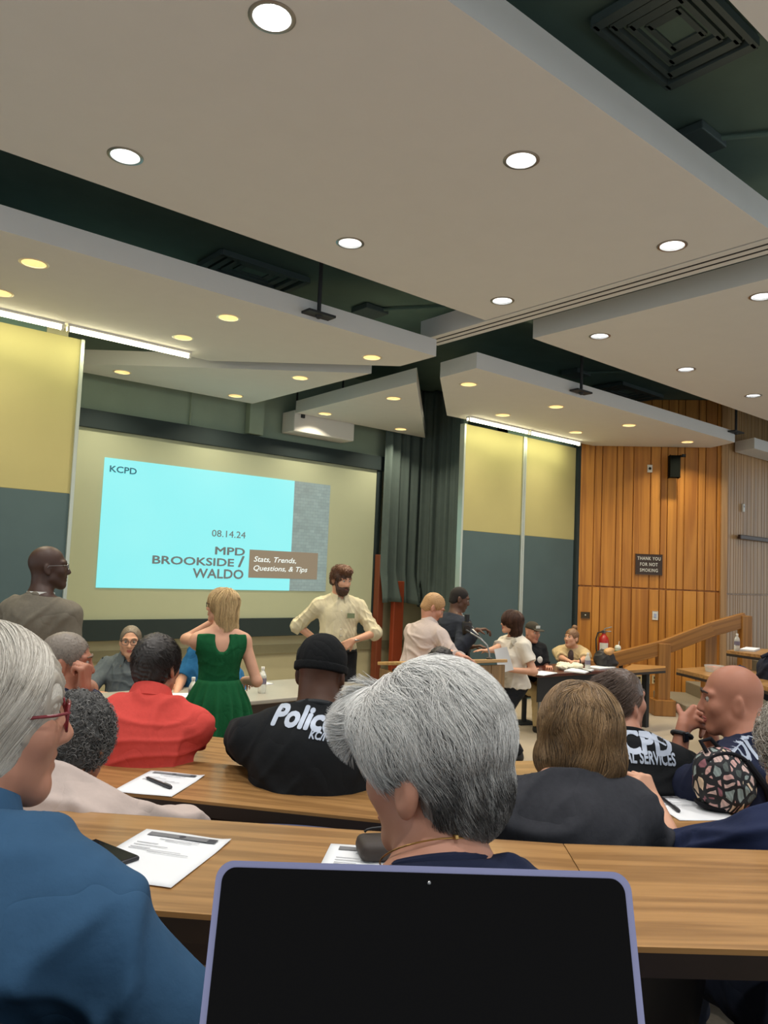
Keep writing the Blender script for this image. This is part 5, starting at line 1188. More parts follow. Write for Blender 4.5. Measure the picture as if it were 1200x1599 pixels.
# --- seated officer facing the room, grey uniform
P = person('man with glasses in a grey uniform shirt seated facing the room', at(204, 1001, 6.9), 172, 166, 1.1, pitch=-4, lean=8, arms={-1: at(168, 1086, 6.55), 1: at(250, 1090, 6.5)}, skin_m=sk_l, fat=.05, shw=.20, h=.0065, jaw=1.15, cheek=1.1, eyes=True, brow=b_gr, lips=lip, neck_r=.064,
    shirt=dict(mat=cloth('uniform_grey', (94, 102, 106)), sleeve=.85, collar='polo', amp=.008), trousers=dict(mat=m_denim), elbow={-1: (-.2, -.8, -.4), 1: (-.2, .8, -.4)})
hair_cap(P, toned('grey_brown_hair', (80, 70, 60), (150, 136, 118)), .006, .005, .002, face=(.135, -.01), facer=(.105, .1, .120), tone=lambda V: np.full(len(V), .4))
coat(P, MATS['grey_brown_hair'], 2200, .007, .03, lambda p: np.stack([-.2+0*p[:, 0], .9+0*p[:, 0], -.25-p[:, 1]*2], 1), (.0, .8), keep_scalp((.135, -.005), (.11, .1, .122))); glasses(P, m_glass); mb = MB(); mb.box((0, 0, 0), (.05, .008, .016), P.T.R()); mb.obj('name_badge', m_steel, P.root, Matrix.Translation(P.at(.152, .07, .36)))
for q in (1, -1): MB().box((0, 0, 0), (.022, .006, .022), P.T.R()).obj('collar_pin', m_steel, P.root, Matrix.Translation(P.at(.125, q*.055, .462)))
mb = MB(); [mb.box(P.sh[q]+P.T.u*.075-P.T.l*q*.03, (.03, .11, .012), P.T.R(), .004) for q in (1, -1)]; mb.obj('epaulettes', cloth('uniform_dark', (60, 66, 72)), P.root)
sit_chair(P, 172, 0, 'chair behind the pale table under the uniformed man')

# --- person in blue leaning over behind the table
P = person('person in a blue shirt leaning over the table behind the green dress', at(345, 1000, 6.95), 175, 190, 1.05, pitch=-20, lean=16, side=28, arms={-1: at(275, 1084, 6.6), 1: at(360, 1085, 6.6)}, skin_m=sk_l, fat=.04, shw=.2, h=.008, shirt=dict(mat=cloth('bright_blue', (38, 96, 140)), sleeve=.8, collar='crew', amp=.012, freq=11), trousers=dict(mat=m_denim))
hair_cap(P, plain('brown_hair', (70, 50, 36), .6), .01, .006); sit_chair(P, 175, 0, 'chair behind the pale table under the person in blue')

# --- bearded man, pale shirt, hands on his hips
hp = at(533, 905, 7.75)
P = person('bearded man in a cream shirt standing with hands on hips before the screen', hp, 166, 138, 1.09, pitch=-14, lean=2, pose='stand', skin_m=sk_l, fat=.015, shw=.19, h=.0065, eyes=True, brow=b_dk, lips=lip,
    arms={-1: at(500, 1004, 7.78), 1: at(552, 1000, 7.52)}, elbow={-1: (-.5, -1, .1), 1: (-.3, 1, .0)}, hand={1: dict(d=at(541, 1007, 7.5)-at(552, 1000, 7.52), n=FH, curl=(25, 25, 15), spread=7), -1: dict(d=(.2, .0, -1), n=FH)},
    shirt=dict(mat=cloth('cream_shirt', (204, 194, 164), .06) if True else plain('cream_shirt', (206, 192, 152), .8, 0, .06, 40, .1), sleeve=1.15, collar='shirt', hem=.02, amp=.008, freq=17, e=.018), trousers=dict(mat=m_black_cloth, top=.08))
hm = toned('dark_brown_hair', (46, 28, 18), (124, 76, 44))
def ex(S, e, R, s):
    S.ell(e(.02, 0, .10), Vector((.085, .07, .045))*s, R, .02).ell(e(.07, .0, .095), Vector((.04, .055, .03))*s, R, .02).ell(e(-.08, 0, -.03), Vector((.04, .06, .06))*s, R, .02)
hair_cap(P, hm, .012, .005, .007, extra=ex, freq=60, face=(.14, -.035), facer=(.095, .1, .095), tone=lambda V: np.clip((V[:, 2]-P.hf.o.z)*5, 0, .5))
coat(P, hm, 2600, .016, .05, lambda p: np.stack([-.1-p[:, 2]*3+.7*np.sin(p[:, 1]*70), p[:, 1]*3+.5*np.sin(p[:, 0]*60), .2-p[:, 2]*2-(p[:, 2] < .05)], 1), (.05, .9), rad=.0011, lift=.7, jitter=.4, shell=(1.05, 1.25), clump=120)
def beard(P, mat, t=.012, low=-.135):
    s = P.s*P.hs; e = lambda f, l, u: P.hf(f*s, l*s, u*s); R = P.hf.R(); S = SDF()
    S.ell(e(.05, 0, -.085), Vector((.055+t*.3, .056+t*.4, .05+t))*s, R, .02)
    for q in (1, -1): S.cap(e(.02, q*.068, -.02), e(.05, q*.052, -.08), .014*s, .022*s, .02).cap(e(.099, q*.003, -.05), e(.09, q*.028, -.062), .007*s, .007*s, .01)
    S.ell(e(.115, 0, -.066), Vector((.025, .022, .009))*s, R, .006, 's')
    return sdf_obj('beard', S, .0045, mat, P.root, folds(4, .003, 90), 1, lambda V: np.full(len(V), .12))
beard(P, hm)
MB().tube([P.wr[1]+P.hdir[1]*-.03+(P.T.f*math.cos(a)+P.T.l*math.sin(a)*1.0)*.037 for a in np.linspace(0, 2*PI, 18, endpoint=False)], .007, 8, True).obj('wristwatch', m_steel, P.root, smooth=True)
MB().box((0, 0, 0), (.006, .075, .05), P.T.R()).obj('name_tag', plain('green_grey_tag', (120, 130, 96), .5), P.root, Matrix.Translation(P.at(.150, .085, .35)))
MB().tube([P.at(.14*math.cos(a), .175*math.sin(a), .02) for a in np.linspace(0, 2*PI, 30, endpoint=False)], .016, 8, True).obj('belt', m_black_cloth, P.root)
mb = MB(); [mb.sphere(P.at(.137+.012*math.sin(k*.9), 0, .06+.055*k), .006, 8, 6) for k in range(7)]; mb.obj('buttons', m_white, P.root)

# --- woman in the green dress
P = person('blond woman with glasses in a green sleeveless dress, hands at her collar', at(347, 946, 5.5), -18, -78, 1.0, pitch=2, lean=2, pose='stand', skin_m=sk_l, female=True, shw=.165, h=.0065, eyes=True, brow=b_lt, lips=lip, legspread=.06,
    arms={1: at(338, 968, 5.66), -1: at(381, 1062, 5.66)}, elbow={1: (.1, 1.2, -.9), -1: (-1, -.25, 0)}, hand={1: dict(d=RH*.9+UP*.2+FH*.3, n=-UP+FH, curl=(20, 25, 15)), -1: dict(d=FH+UP*-.3)})
gd = cloth('green_dress_cloth', (20, 84, 48), .2); S = SDF(); P.torso(S, .012, .05); S.cut(P.at(0, 0, .475), P.T.u); S.ell(P.at(-.15, 0, .47), Vector((.10, .06, .125)), P.T.R(), .01, 's'); S.ell(P.at(.10, 0, .47), Vector((.10, .075, .08)), P.T.R(), .01, 's'); S.ell(P.at(0, 0, .50), Vector((.12, .075, .06)), P.T.R(), .01, 's'); S.cut(P.at(0, 0, .10), -P.T.u)
for q in (1, -1): S.ell(P.sh[q]+P.T.l*q*.045+P.T.u*.01, Vector((.08, .06, .11)), P.T.R(), .015, 's')
sdf_obj('dress_bodice', S, .006, gd, P.root, folds(8, .003, 20))
n, m_ = 160, 26; V = []
for j in range(m_+1):
    v = j/m_; rr = .135+.03*min(1, v*4)+.12*v**.8; am = .030*min(1, v*1.6)
    for i in range(n):
        a = 2*PI*i/n; w = math.sin(a*17+.6*math.sin(3*a))*am+math.sin(a*29+1)*am*.3; r_ = rr+w; p = P.Pf((r_*.86)*math.cos(a), r_*math.sin(a)*1.06, .16-.62*v); V.append(p)
F = [(j*n+i, (j+1)*n+i, (j+1)*n+(i+1) % n, j*n+(i+1) % n) for j in range(m_) for i in range(n)]
o = link('dress_skirt', np_mesh('dress_skirt', np.array(V), np.array(F)), gd, P.root); o.modifiers.new('thickness', 'SOLIDIFY').thickness = .004
hb = toned('dark_blond_hair', (128, 96, 60), (236, 206, 150))
def exl(S, e, R, s):
    S.ell(e(-.035, 0, -.06), Vector((.075, .092, .12))*s, R, .04).ell(e(-.05, 0, -.15), Vector((.065, .095, .07))*s, R, .04)
hair_cap(P, hb, .014, .006, .006, extra=exl, face=(.125, -.04), facer=(.108, .10, .12), nape=-.20, sideburn=False, freq=45, tone=lambda V: np.clip(.25+(P.hf.o.z-V[:, 2])*1.0, .1, .6))
def crown_flow(p):
    c = np.array([-.02, 0, .13]); v = (p-c)*np.array([1, 1, .3])
    return v/(np.linalg.norm(v, axis=1, keepdims=True)+1e-6)*np.clip((p[:, 2:3]-.03)*12, 0, 1)+np.array([-.05, 0, -1])*np.clip(1.1-(p[:, 2:3]-.03)*9, 0.05, 1)
def wavy(p): q = crown_flow(p); q[:, 0] += .35*np.sin(p[:, 2]*60+p[:, 1]*30); q[:, 1] += .35*np.sin(p[:, 2]*50+p[:, 0]*40); return q
lcoll = [(np.array([-.013, 0, .03]), np.array([.111, .091, .104])), (np.array([-.045, 0, -.06]), np.array([.076, .104, .13])), (np.array([-.05, 0, -.15]), np.array([.074, .106, .08]))]
strands(P, 'hair_strands', hb, 2600, ell_roots((-.013, 0, .03), (.110, .090, .103), keep_scalp((.12, -.04), (.108, .1, .12), -.05)), wavy, lambda p, r: np.clip((p[:, 2]+.20)*1.0, .08, .34)*r.uniform(.8, 1.1, len(p)), 12, .0016, (.1, 1), lcoll, 11, .1, jitter=.12, shell=(1.02, 1.10), clump=90)
glasses(P, m_glass, (.025, .017))

# --- bald man standing at the side in a grey suit
P = person('bald man in a grey suit standing before the yellow-lit panel, seen from behind', at(76, 886, 4.75), 18, 62, 1.1, pitch=2, lean=3, pose='stand', skin_m=sk_dd, h=.006, shw=.195, fat=.02,
    shirt=dict(name='suit_jacket', mat=cloth('grey_suit', (112, 105, 92), .12), sleeve=1.9, e=.024, tail=.12, amp=.007, freq=9, neck=(0, .005)), trousers=dict(mat=cloth('grey_suit_trousers', (84, 82, 76))))
mb = MB(); mb.lathe([(.078, -.03), (.074, .022), (.070, .022)], 28, P.T.M() @ Matrix.Scale(1.08, 4) @ Matrix.Translation((-.012, 0, -.0))); mb.obj('white_collar', m_white, P.root, smooth=True)
S = SDF(); e = .03
for q in (1, -1): S.cap(P.at(-.075, q*.02, .515), P.at(.035, q*.085, .49), .022, .018, .02); S.cap(P.at(.035, q*.085, .49), P.at(.13, q*.03, .30), .018, .012, .02)
sdf_obj('jacket_lapels', S, .006, cloth('grey_suit', (92, 88, 78)), P.root); glasses(P, m_steel, (.024, .016), th=.0016)

# --- short-haired man, navy shirt, fist at his mouth
P = person('man with cropped grey hair in navy resting a fist at his mouth', at(104, 1033, 3.35), 15, 72, 1.04, pitch=-6, lean=16, floor=TZ[3], skin_m=sk_b, h=.006, eyes=True, brow=b_gr, lips=lip, fat=.03, neck_r=.06,
    arms={-1: at(131, 1074, 3.22), 1: onz(70, 1130, 1.03)+UP*.04}, elbow={-1: (.5, .1, -1)}, hand={-1: dict(d=(0, 0, 1), n=-RH+FH*.2, curl=(75, 85, 50), thumb=(.7, .3, .6))}, shirt=dict(mat=cloth('dark_navy_shirt', (36, 42, 68)), sleeve=.6, collar='crew'), trousers=dict(mat=m_denim))
hg = toned('cropped_grey_hair', (86, 76, 66), (172, 160, 146))
hair_cap(P, hg, .003, .0045, .0015, face=(.135, -.02), facer=(.1, .1, .113), freq=120, tone=lambda V: np.full(len(V), .35))
coat(P, hg, 3500, .004, .012, fwd_down, (.0, .9), rad=.0008, lift=.9, jitter=.35, step=3, shell=(1.04, 1.1)); sit_chair(P, 15, TZ[3], 'chair under the cropped grey-haired man in navy')

# --- man in the red polo shirt
P = person('man with short dark hair in a coral red polo shirt, back turned', at(245, 1039, 3.2), 0, 16, 1.03, pitch=-3, lean=13, floor=TZ[3], skin_m=sk_m, h=.0055, fat=.02, shw=.19, arms={1: onz(215, 1150, .99)+UP*.04, -1: onz(285, 1150, .99)+UP*.05}, elbow={-1: (-.7, -.5, -1)},
    shirt=dict(mat=cloth('coral_red', (204, 74, 66), .08), sleeve=.72, collar='polo', amp=.010, freq=11, e=.022, flare=.02), trousers=dict(mat=m_denim))
hd_ = toned('black_brown_hair', (24, 20, 18), (60, 50, 42))
hair_cap(P, hd_, .011, .005, .003, freq=80, tone=lambda V: np.full(len(V), .25))
coat(P, hd_, 5000, .012, .035, fwd_down, (.0, .8), rad=.0008, lift=.35, jitter=.25)
sit_chair(P, 0, TZ[3], 'chair under the man in the red polo')

# --- police shirt, black cap
P = person('broad man in a black police shirt and black knit cap, back turned', at(503, 1050, 3.0), 4, 14, 1.13, pitch=-8, lean=17, floor=TZ[3], skin_m=sk_d, h=.0055, fat=.06, shw=.215, neck_r=.066, arms={1: onz(395, 1165, .99)+UP*.05, -1: onz(590, 1200, .99)+UP*.05}, elbow={1: (-.1, 1, -.5), -1: (-.1, -1, -.5)},
    shirt=dict(mat=cloth('black_shirt', (25, 27, 29), .12), sleeve=.8, collar='crew', collar_mat=cloth('charcoal_rib', (58, 60, 62)), amp=.009, freq=9, e=.024, flare=.02), trousers=dict(mat=m_black_cloth))
police = P; S = SDF(); s = P.s; R = P.hf.R()
S.ell(P.hf(-.012*s, 0, .035*s), Vector((.108, .088, .098))*s, R).cut(P.hf(-.02*s, 0, .005*s), -(P.hf.u+P.hf.f*.12)); sdf_obj('knit_cap', S, .0045, cloth('black_knit', (22, 23, 24), .2, .95, 90), P.root, folds(2, .003, 26))
S = SDF(); S.ell(P.hf(-.012*s, 0, .018*s), Vector((.112, .092, .09))*s, R).cut(P.hf(-.02*s, 0, .028*s), P.hf.u+P.hf.f*.12).cut(P.hf(-.02*s, 0, .0), -(P.hf.u+P.hf.f*.12)); sdf_obj('cap_band', S, .0045, cloth('black_knit', (22, 23, 24)), P.root)
silver = plain('reflective_print', (172, 182, 198), .4, .1, .12, 25)
nb_ = -P.T.f; rt = -P.T.l
wrap_text(P, P.shirt, 'Police', (476, 1120), .245, .095, nb_, P.T.u, rt-P.T.u*.10, silver, .044, .12); wrap_text(P, P.shirt, 'KC/MO', (505, 1150), .098, .032, nb_, P.T.u, rt-P.T.u*.10, silver, .036, .15)
sit_chair(P, 4, TZ[3], 'chair under the man in the black police shirt')

# --- small dark head before the lectern
P = person('dark-haired person whose head just shows before the lectern', at(690, 1040, 5.4), 10, 30, 1.0, floor=0, skin_m=sk_m, h=.008, shirt=dict(mat=m_black_cloth, sleeve=.6), trousers=dict(mat=m_denim))
hair_cap(P, hd_, .016, .006, .006, freq=60, tone=lambda V: np.full(len(V), .3)); sit_chair(P, 10, 0, 'chair of the dark-haired person before the lectern')

# --- man at the lectern, lavender polo
P = person('sandy-haired man in a pale lavender polo bending over the lectern', at(677, 948, 7.45), 52, 84, 1.09, pitch=-32, lean=22, pose='stand', skin_m=sk_p, fat=.035, shw=.195, h=.0065, eyes=True, brow=b_lt, lips=lip, arms={-1: at(716, 1023, 6.75), 1: at(690, 1018, 7.1)}, elbow={-1: (-.2, -1, -.6), 1: (0, 1, -.6)}, hand={-1: dict(d=RH*1+UP*-.25, curl=(15, 20, 10))},
    shirt=dict(mat=cloth('lavender_polo', (178, 164, 158), .07), sleeve=1.75, collar='polo', hem=.02, amp=.009, freq=12, e=.02), trousers=dict(mat=m_khaki, top=.07))
hair_cap(P, toned('sandy_hair', (132, 96, 58), (196, 154, 104)), .007, .005, .002, face=(.135, -.02), facer=(.1, .1, .113), tone=lambda V: np.full(len(V), .45))
coat(P, MATS['sandy_hair'], 3000, .008, .022, fwd_down, (.1, .95), rad=.0009, lift=.4); MB().tube([P.at(.142*math.cos(a), .195*math.sin(a), .035) for a in np.linspace(0, 2*PI, 30, endpoint=False)], .02, 8, True).obj('belt', m_black_cloth, P.root)
# --- man in the dark suit
P = person('man with shaved head in a dark suit reaching toward the tripod', at(718, 935, 8.35), 62, 86, 1.05, pitch=-16, lean=8, pose='stand', skin_m=sk_d, h=.0065, shw=.185, arms={-1: at(745, 984, 7.95), 1: at(738, 1010, 8.4)}, elbow={-1: (-.4, -.6, -.8)}, hand={-1: dict(d=RH*.9+UP*.1, curl=(35, 40, 25))}, eyes=True, brow=b_dk, lips=plain('lips_dark', (96, 54, 44), .45),
    shirt=dict(name='suit_jacket', mat=cloth('charcoal_suit', (44, 48, 58), .1), sleeve=1.9, e=.022, tail=.1, amp=.006, freq=9, neck=(0, .005)), trousers=dict(mat=cloth('charcoal_suit', (44, 48, 58))))
S = SDF(); S.ell(P.at(.085, 0, .36), Vector((.055, .06, .16)), P.T.R()).cut(P.at(0, 0, .53), P.T.u); sdf_obj('white_shirt_front', S, .006, m_white, P.root)
mb = MB(); mb.lathe([(.08, -.045), (.074, .02), (.069, .02)], 26, P.T.M() @ Matrix.Translation((-.008, 0, .0))); mb.obj('white_collar', m_white, P.root, smooth=True)
hair_cap(P, plain('shaved_hair', (30, 24, 22), .9), .001, .005, .0006, face=(.135, -.02), facer=(.1, .1, .113))
MB().tube([P.wr[-1]-P.hdir[-1]*.025+(P.hdir[-1].orthogonal().normalized()*math.cos(a)+P.hdir[-1].cross(P.hdir[-1].orthogonal()).normalized()*math.sin(a))*.036 for a in np.linspace(0, 2*PI, 16, endpoint=False)], .009, 8, True).obj('shirt_cuff', m_white, P.root)

# --- woman in the white tee at the lectern
P = person('dark-haired woman in a white tee and black trousers holding papers at the lectern', at(799, 972, 8.0), -118, -96, .93, pitch=4, lean=2, pose='stand', skin_m=sk_l, female=True, fat=.03, shw=.17, h=.0065, eyes=True, brow=b_dk, lips=lip,
    arms={1: at(797, 1046, 7.78), -1: at(741, 1025, 7.35)}, elbow={1: (-.7, .6, -.5), -1: (.0, -.6, -1)}, hand={1: dict(d=-RH+UP*-.1, n=UP, curl=(35, 40, 20)), -1: dict(d=-RH, curl=(10, 12, 8))},
    shirt=dict(mat=plain('white_tee', (208, 200, 186), .85, 0, .05, 40, .1), sleeve=.62, collar='crew', hem=-.04, tail=.03, amp=.007, e=.02), trousers=dict(mat=m_black_cloth, top=.02, flare=.02))
hw = toned('dark_brown_bob', (38, 24, 18), (104, 66, 44))
def exw(S, e, R, s): S.ell(e(-.05, 0, -.05), Vector((.066, .090, .11))*s, R, .04).ell(e(-.05, 0, -.12), Vector((.064, .090, .055))*s, R, .04)
hair_cap(P, hw, .013, .006, .004, extra=exw, face=(.125, -.05), facer=(.118, .1, .13), nape=-.17, sideburn=False, freq=45, tone=lambda V: np.clip(.5+(V[:, 2]-P.hf.o.z)*2, .1, .7))
wcoll = [(SK[0], SK[1]+.015), (np.array([-.05, 0, -.06]), np.array([.068, .094, .12]))]
strands(P, 'hair_strands', hw, 2200, ell_roots(SK[0], SK[1]+.014, keep_scalp((.12, -.04), (.118, .1, .125), -.05)), wavy, lambda p, r: np.clip((p[:, 2]+.17)*1.0, .08, .3)*r.uniform(.8, 1.1, len(p)), 10, .0016, (.0, .9), wcoll, 15, .1, jitter=.12, shell=(1.02, 1.09), clump=80)
glasses(P, m_glass, (.024, .017), th=.0016)
S = SDF()
for q in (1, -1): S.cap(P.at(-.06, q*.05, .52), P.at(.06, q*.10, .46), .03, .03, .03).cap(P.at(.06, q*.10, .46), P.at(.13, q*.04, .30), .03, .026, .03)
sdf_obj('knotted_scarf', S, .007, cloth('grey_white_scarf', (176, 170, 156), .2), P.root, folds(2, .008, 30))
p = at(783, 1040, 7.55); t = thing('document', 'white papers held by the woman in the white tee', 'paper', p)
mb = MB(); V = []; n = 8
Rp = Matrix((( RH*.75-UP*.55).normalized(), (FH*-.3+UP*.4+RH*.35).normalized(), UP)).transposed(); a = at(772, 1014, 7.45); b = at(792, 1010, 7.5); c = at(803, 1046, 7.58); d = at(780, 1052, 7.5)
for th in (0, .003):
    for j in range(n+1):
        for i in range(n+1): u, v = i/n, j/n; V.append(a.lerp(b, u).lerp(d.lerp(c, u), v)+FH*(.01*math.sin(u*3)+th))
k = (n+1)**2; F = []
for j in range(n):
    for i in range(n): q = j*(n+1)+i; F += [(q, q+1, q+n+2, q+n+1), (k+q, k+q+n+1, k+q+n+2, k+q+1)]
link('sheet', np_mesh('sheet', np.array(V), np.array(F)), m_paper, t)
# pink print on the tee
t_ = P.at(.10, .02, .30)
S = SDF(); S.ell(P.at(.148, .015, .30), Vector((.02, .03, .035)), P.T.R()); sdf_obj('pink_print', S, .006, plain('pink_print_ink', (206, 110, 124), .8), P.root)

# --- two people at the dark table
P = person('man in a dark cap and black tee sitting at the dark side table', at(832, 987, 9.75), 158, 150, 1.02, pitch=-8, lean=4, skin_m=sk_p, h=.008, fat=.03, eyes=True, brow=b_dk, lips=lip, shirt=dict(mat=m_black_cloth, sleeve=.65, collar='crew'), trousers=dict(mat=m_khaki), arms={1: at(857, 1043, 9.5), -1: at(830, 1046, 9.45)})
S = SDF(); R = P.hf.R(); S.ell(P.hf(-.01, 0, .05), Vector((.104, .085, .085)), R).cut(P.hf(0, 0, .045), -P.hf.u); S.ell(P.hf(.12, 0, .05), Vector((.07, .07, .010)), R, .02); sdf_obj('baseball_cap', S, .006, plain('cap_brown_black', (50, 44, 34), .9), P.root)
MB().box((0, 0, 0), (.006, .06, .03), R, .002).obj('cap_emblem', m_white, P.root, Matrix.Translation(P.hf(.092, 0, .085)))
S = SDF(); S.ell(P.at(.13, .07, .31), Vector((.02, .05, .05)), P.T.R()); sdf_obj('shirt_emblem', S, .008, m_white, P.root); sit_chair(P, 158, 0, 'chair of the capped man at the dark table')
P = person('smiling woman in a beige cardigan with her hair in a bun at the dark table', at(893, 996, 10.3), -160, -128, 1.0, pitch=4, lean=14, skin_m=sk_l, h=.007, female=True, eyes=True, brow=b_lt, lips=lip, fat=.02, shw=.18,
    arms={1: at(905, 1034, 9.75), -1: at(893, 1036, 9.75)}, elbow={1: (-.2, .9, -.6), -1: (-.2, -.9, -.6)}, hand={1: dict(d=-RH, curl=(20, 25, 15)), -1: dict(d=RH, curl=(20, 25, 15))}, shirt=dict(name='cardigan', mat=cloth('beige_cardigan', (184, 162, 124), .08), sleeve=.95, amp=.008, e=.024), trousers=dict(mat=m_denim))
S = SDF(); S.ell(P.at(.085, 0, .33), Vector((.075, .06, .17)), P.T.R()).cut(P.at(0, 0, .5), P.T.u); sdf_obj('dark_top', S, .007, cloth('dark_print_top', (78, 66, 66), .35), P.root)
hh = toned('brown_bun_hair', (88, 58, 36), (160, 118, 78)); hair_cap(P, hh, .006, .006, .003, face=(.135, -.04), facer=(.09, .098, .105), extra=lambda S, e, R, s: S.ell(e(-.05, 0, .14), Vector((.04, .04, .035))*s, R, .01), tone=lambda V: np.full(len(V), .35))
MB().tube([P.wr[1]+(UP*math.cos(a)+FH*math.sin(a))*.032 for a in np.linspace(0, 2*PI, 16, endpoint=False)], .008, 8, True).obj('wristwatch', m_black, P.root); sit_chair(P, -160, 0, 'chair of the woman in the beige cardigan')

# --- slick-haired man in the black police department shirt
P = person('man with slicked-back hair in a black shirt lettered KCPD, back turned', at(970, 1094, 3.1), 6, 58, 1.03, pitch=4, lean=14, floor=TZ[3], skin_m=sk_p, h=.0055, fat=.035, shw=.195, neck_r=.062, eyes=True, brow=b_dk, lips=lip, arms={1: onz(930, 1215, .99)+UP*.05, -1: onz(1050, 1205, .99)+UP*.05}, elbow={1: (-.2, .8, -.5), -1: (-.2, -.8, -.5)},
    shirt=dict(mat=cloth('black_shirt', (25, 27, 29)), sleeve=.75, collar='crew', amp=.009, freq=10, e=.022, flare=.02), trousers=dict(mat=m_black_cloth))
hs_ = toned('slick_brown_hair', (40, 30, 26), (136, 112, 96), .32)
hair_cap(P, hs_, .008, .0045, .002, face=(.15, -.03), facer=(.105, .1, .10), freq=90, tone=lambda V: np.full(len(V), .3))
strands(P, 'hair_strands', hs_, 3500, ell_roots((-.013, 0, .03), (.105, .085, .098), keep_scalp((.15, -.03), (.105, .1, .1))), lambda p: np.stack([-1+0*p[:, 0], p[:, 1]*2, -p[:, 0]*2-.35], 1), .08, 6, .0009, (.1, .9), [(np.array([-.013, 0, .03]), np.array([.106, .086, .1]))], 6, .1, jitter=.06)
wrap_text(P, P.shirt, 'KCPD', (999, 1158), .265, .098, -P.T.f, P.T.u-P.T.l*.05, -P.T.l, silver, .04, 0, 1.0); wrap_text(P, P.shirt, 'SOCIAL SERVICES', (1002, 1182), .275, .050, -P.T.f, P.T.u-P.T.l*.05, -P.T.l, silver, .032, 0, 1.0)
sit_chair(P, 6, TZ[3], 'chair under the slick-haired man in black')

# --- bald man, hands clasped
P = person('bald man in a navy police shirt with clasped hands at his chin', at(1143, 1092, 2.95), -36, -72, 1.07, pitch=-6, lean=12, floor=TZ[3], skin_m=sk_b, h=.005, fat=.05, shw=.205, neck_r=.07, jaw=1.15, cheek=1.1, eyes=True, brow=b_dk, lips=lip,
    arms={1: at(1068, 1134, 3.08), -1: at(1108, 1128, 3.18)}, elbow={1: (.25, .25, -1), -1: (.4, -.1, -1)}, hand={1: dict(d=at(1094, 1114, 3.12)-at(1068, 1132, 3.08), n=RH*.5+FH*.8, curl=(45, 55, 30)), -1: dict(d=at(1088, 1116, 3.14)-at(1108, 1126, 3.18), n=-FH, curl=(50, 60, 30))},
    shirt=dict(mat=cloth('police_navy', (32, 37, 58), .1), sleeve=.8, collar='crew', amp=.009, freq=10, e=.022, flare=.016), trousers=dict(mat=m_denim))
wrap_text(P, P.shirt, 'POLICE', (1178, 1165), .27, .095, -P.T.f, P.T.u-P.T.l*.10, -P.T.l, silver, .03)
w_ = P.wr[1]-P.hdir[1]*.035; a_ = P.hdir[1].orthogonal().normalized(); b_ = P.hdir[1].cross(a_)
MB().tube([w_+(a_*math.cos(k)+b_*math.sin(k))*.036 for k in np.linspace(0, 2*PI, 20, endpoint=False)], .009, 8, True).obj('watch_strap', m_black, P.root, smooth=True); MB().box(w_-FH*.04, (.035, .012, .04), None, .005).obj('watch_face', plain('watch_glass', (20, 20, 24), .1), P.root)
sit_chair(P, -14, TZ[3], 'chair under the bald man in navy')

# --- curly grey head in a pale sweater
P = person('person with tight dark-grey curls in a pale pink-grey sweater, back turned', at(122, 1156, 2.2), 22, 8, 1.0, pitch=-10, lean=30, floor=TZ[2], skin_m=sk_m, h=.006, fat=.05, shw=.20, nk=(.075, .092), arms={1: onz(60, 1230, Z2)+UP*.05, -1: at(215, 1305, 2.38)}, elbow={-1: (-.2, -1, .1)},
    shirt=dict(name='sweater', mat=cloth('pale_sweater', (188, 172, 164), .06), sleeve=1.9, collar='crew', amp=.012, freq=7, e=.046), trousers=dict(mat=m_denim, len=.7), shoes=plain('red_shoes', (150, 36, 40), .5))
hc = toned('grey_black_curls', (28, 28, 28), (150, 148, 144), .6)
hair_cap(P, hc, .018, .0055, .008, freq=75, tone=lambda V: np.full(len(V), .15), sideburn=False)
strands(P, 'hair_curls', hc, 2600, ell_roots((-.013, 0, .02), (.108, .089, .105), keep_scalp((.14, -.04), (.08, .09, .1), -.095)), lambda p: p*1.0+np.array([-.0, 0, -.02]), .035, 14, .0017, (.0, .9), [(np.array([-.013, 0, .02]), np.array([.108, .089, .105]))], 8, .6, curl=(.0065, 2.0), jitter=.5, shell=(1.06, 1.2))
sit_chair(P, 22, TZ[2], 'chair under the person with tight grey curls')

# --- brown bob, charcoal cardigan
P = person('woman with a brown bob in a charcoal cardigan, back turned', at(907, 1146, 2.2), -6, 12, 1.0, pitch=-4, lean=13, floor=TZ[2], skin_m=sk_l, h=.006, female=True, fat=.03, shw=.172, nk=(.06, .108, .055), arms={1: onz(830, 1285, Z2)+UP*.05, -1: onz(990, 1290, Z2)+UP*.05},
    shirt=dict(name='cardigan', mat=cloth('charcoal_knit', (52, 53, 58), .2), sleeve=1.9, amp=.010, freq=9, e=.03, neck=(0, .03)), trousers=dict(mat=m_denim))
hbob = toned('brown_bob_hair', (52, 40, 28), (176, 142, 100), .42)
def exb(S, e, R, s): S.ell(e(-.025, 0, .02), Vector((.106, .100, .114))*s, R, .03).ell(e(-.03, 0, -.05), Vector((.096, .104, .09))*s, R, .06)
hair_cap(P, hbob, .014, .005, .003, extra=exb, face=(.13, -.05), facer=(.09, .09, .13), nape=-.145, sideburn=False, freq=40, tone=lambda V: np.full(len(V), .10))
bcoll = [(np.array([-.022, 0, .025]), np.array([.118, .108, .124])), (np.array([-.03, 0, -.055]), np.array([.106, .116, .098]))]
def bflow(p): q = crown_flow(p); q[:, 0] += .5*np.sin(p[:, 2]*46+p[:, 1]*62); q[:, 1] += .5*np.sin(p[:, 2]*50+p[:, 0]*66); return q
def bl(p, r): return np.clip((p[:, 2]+.155)*1.15, .06, .36)*r.uniform(.82, 1.08, len(p))
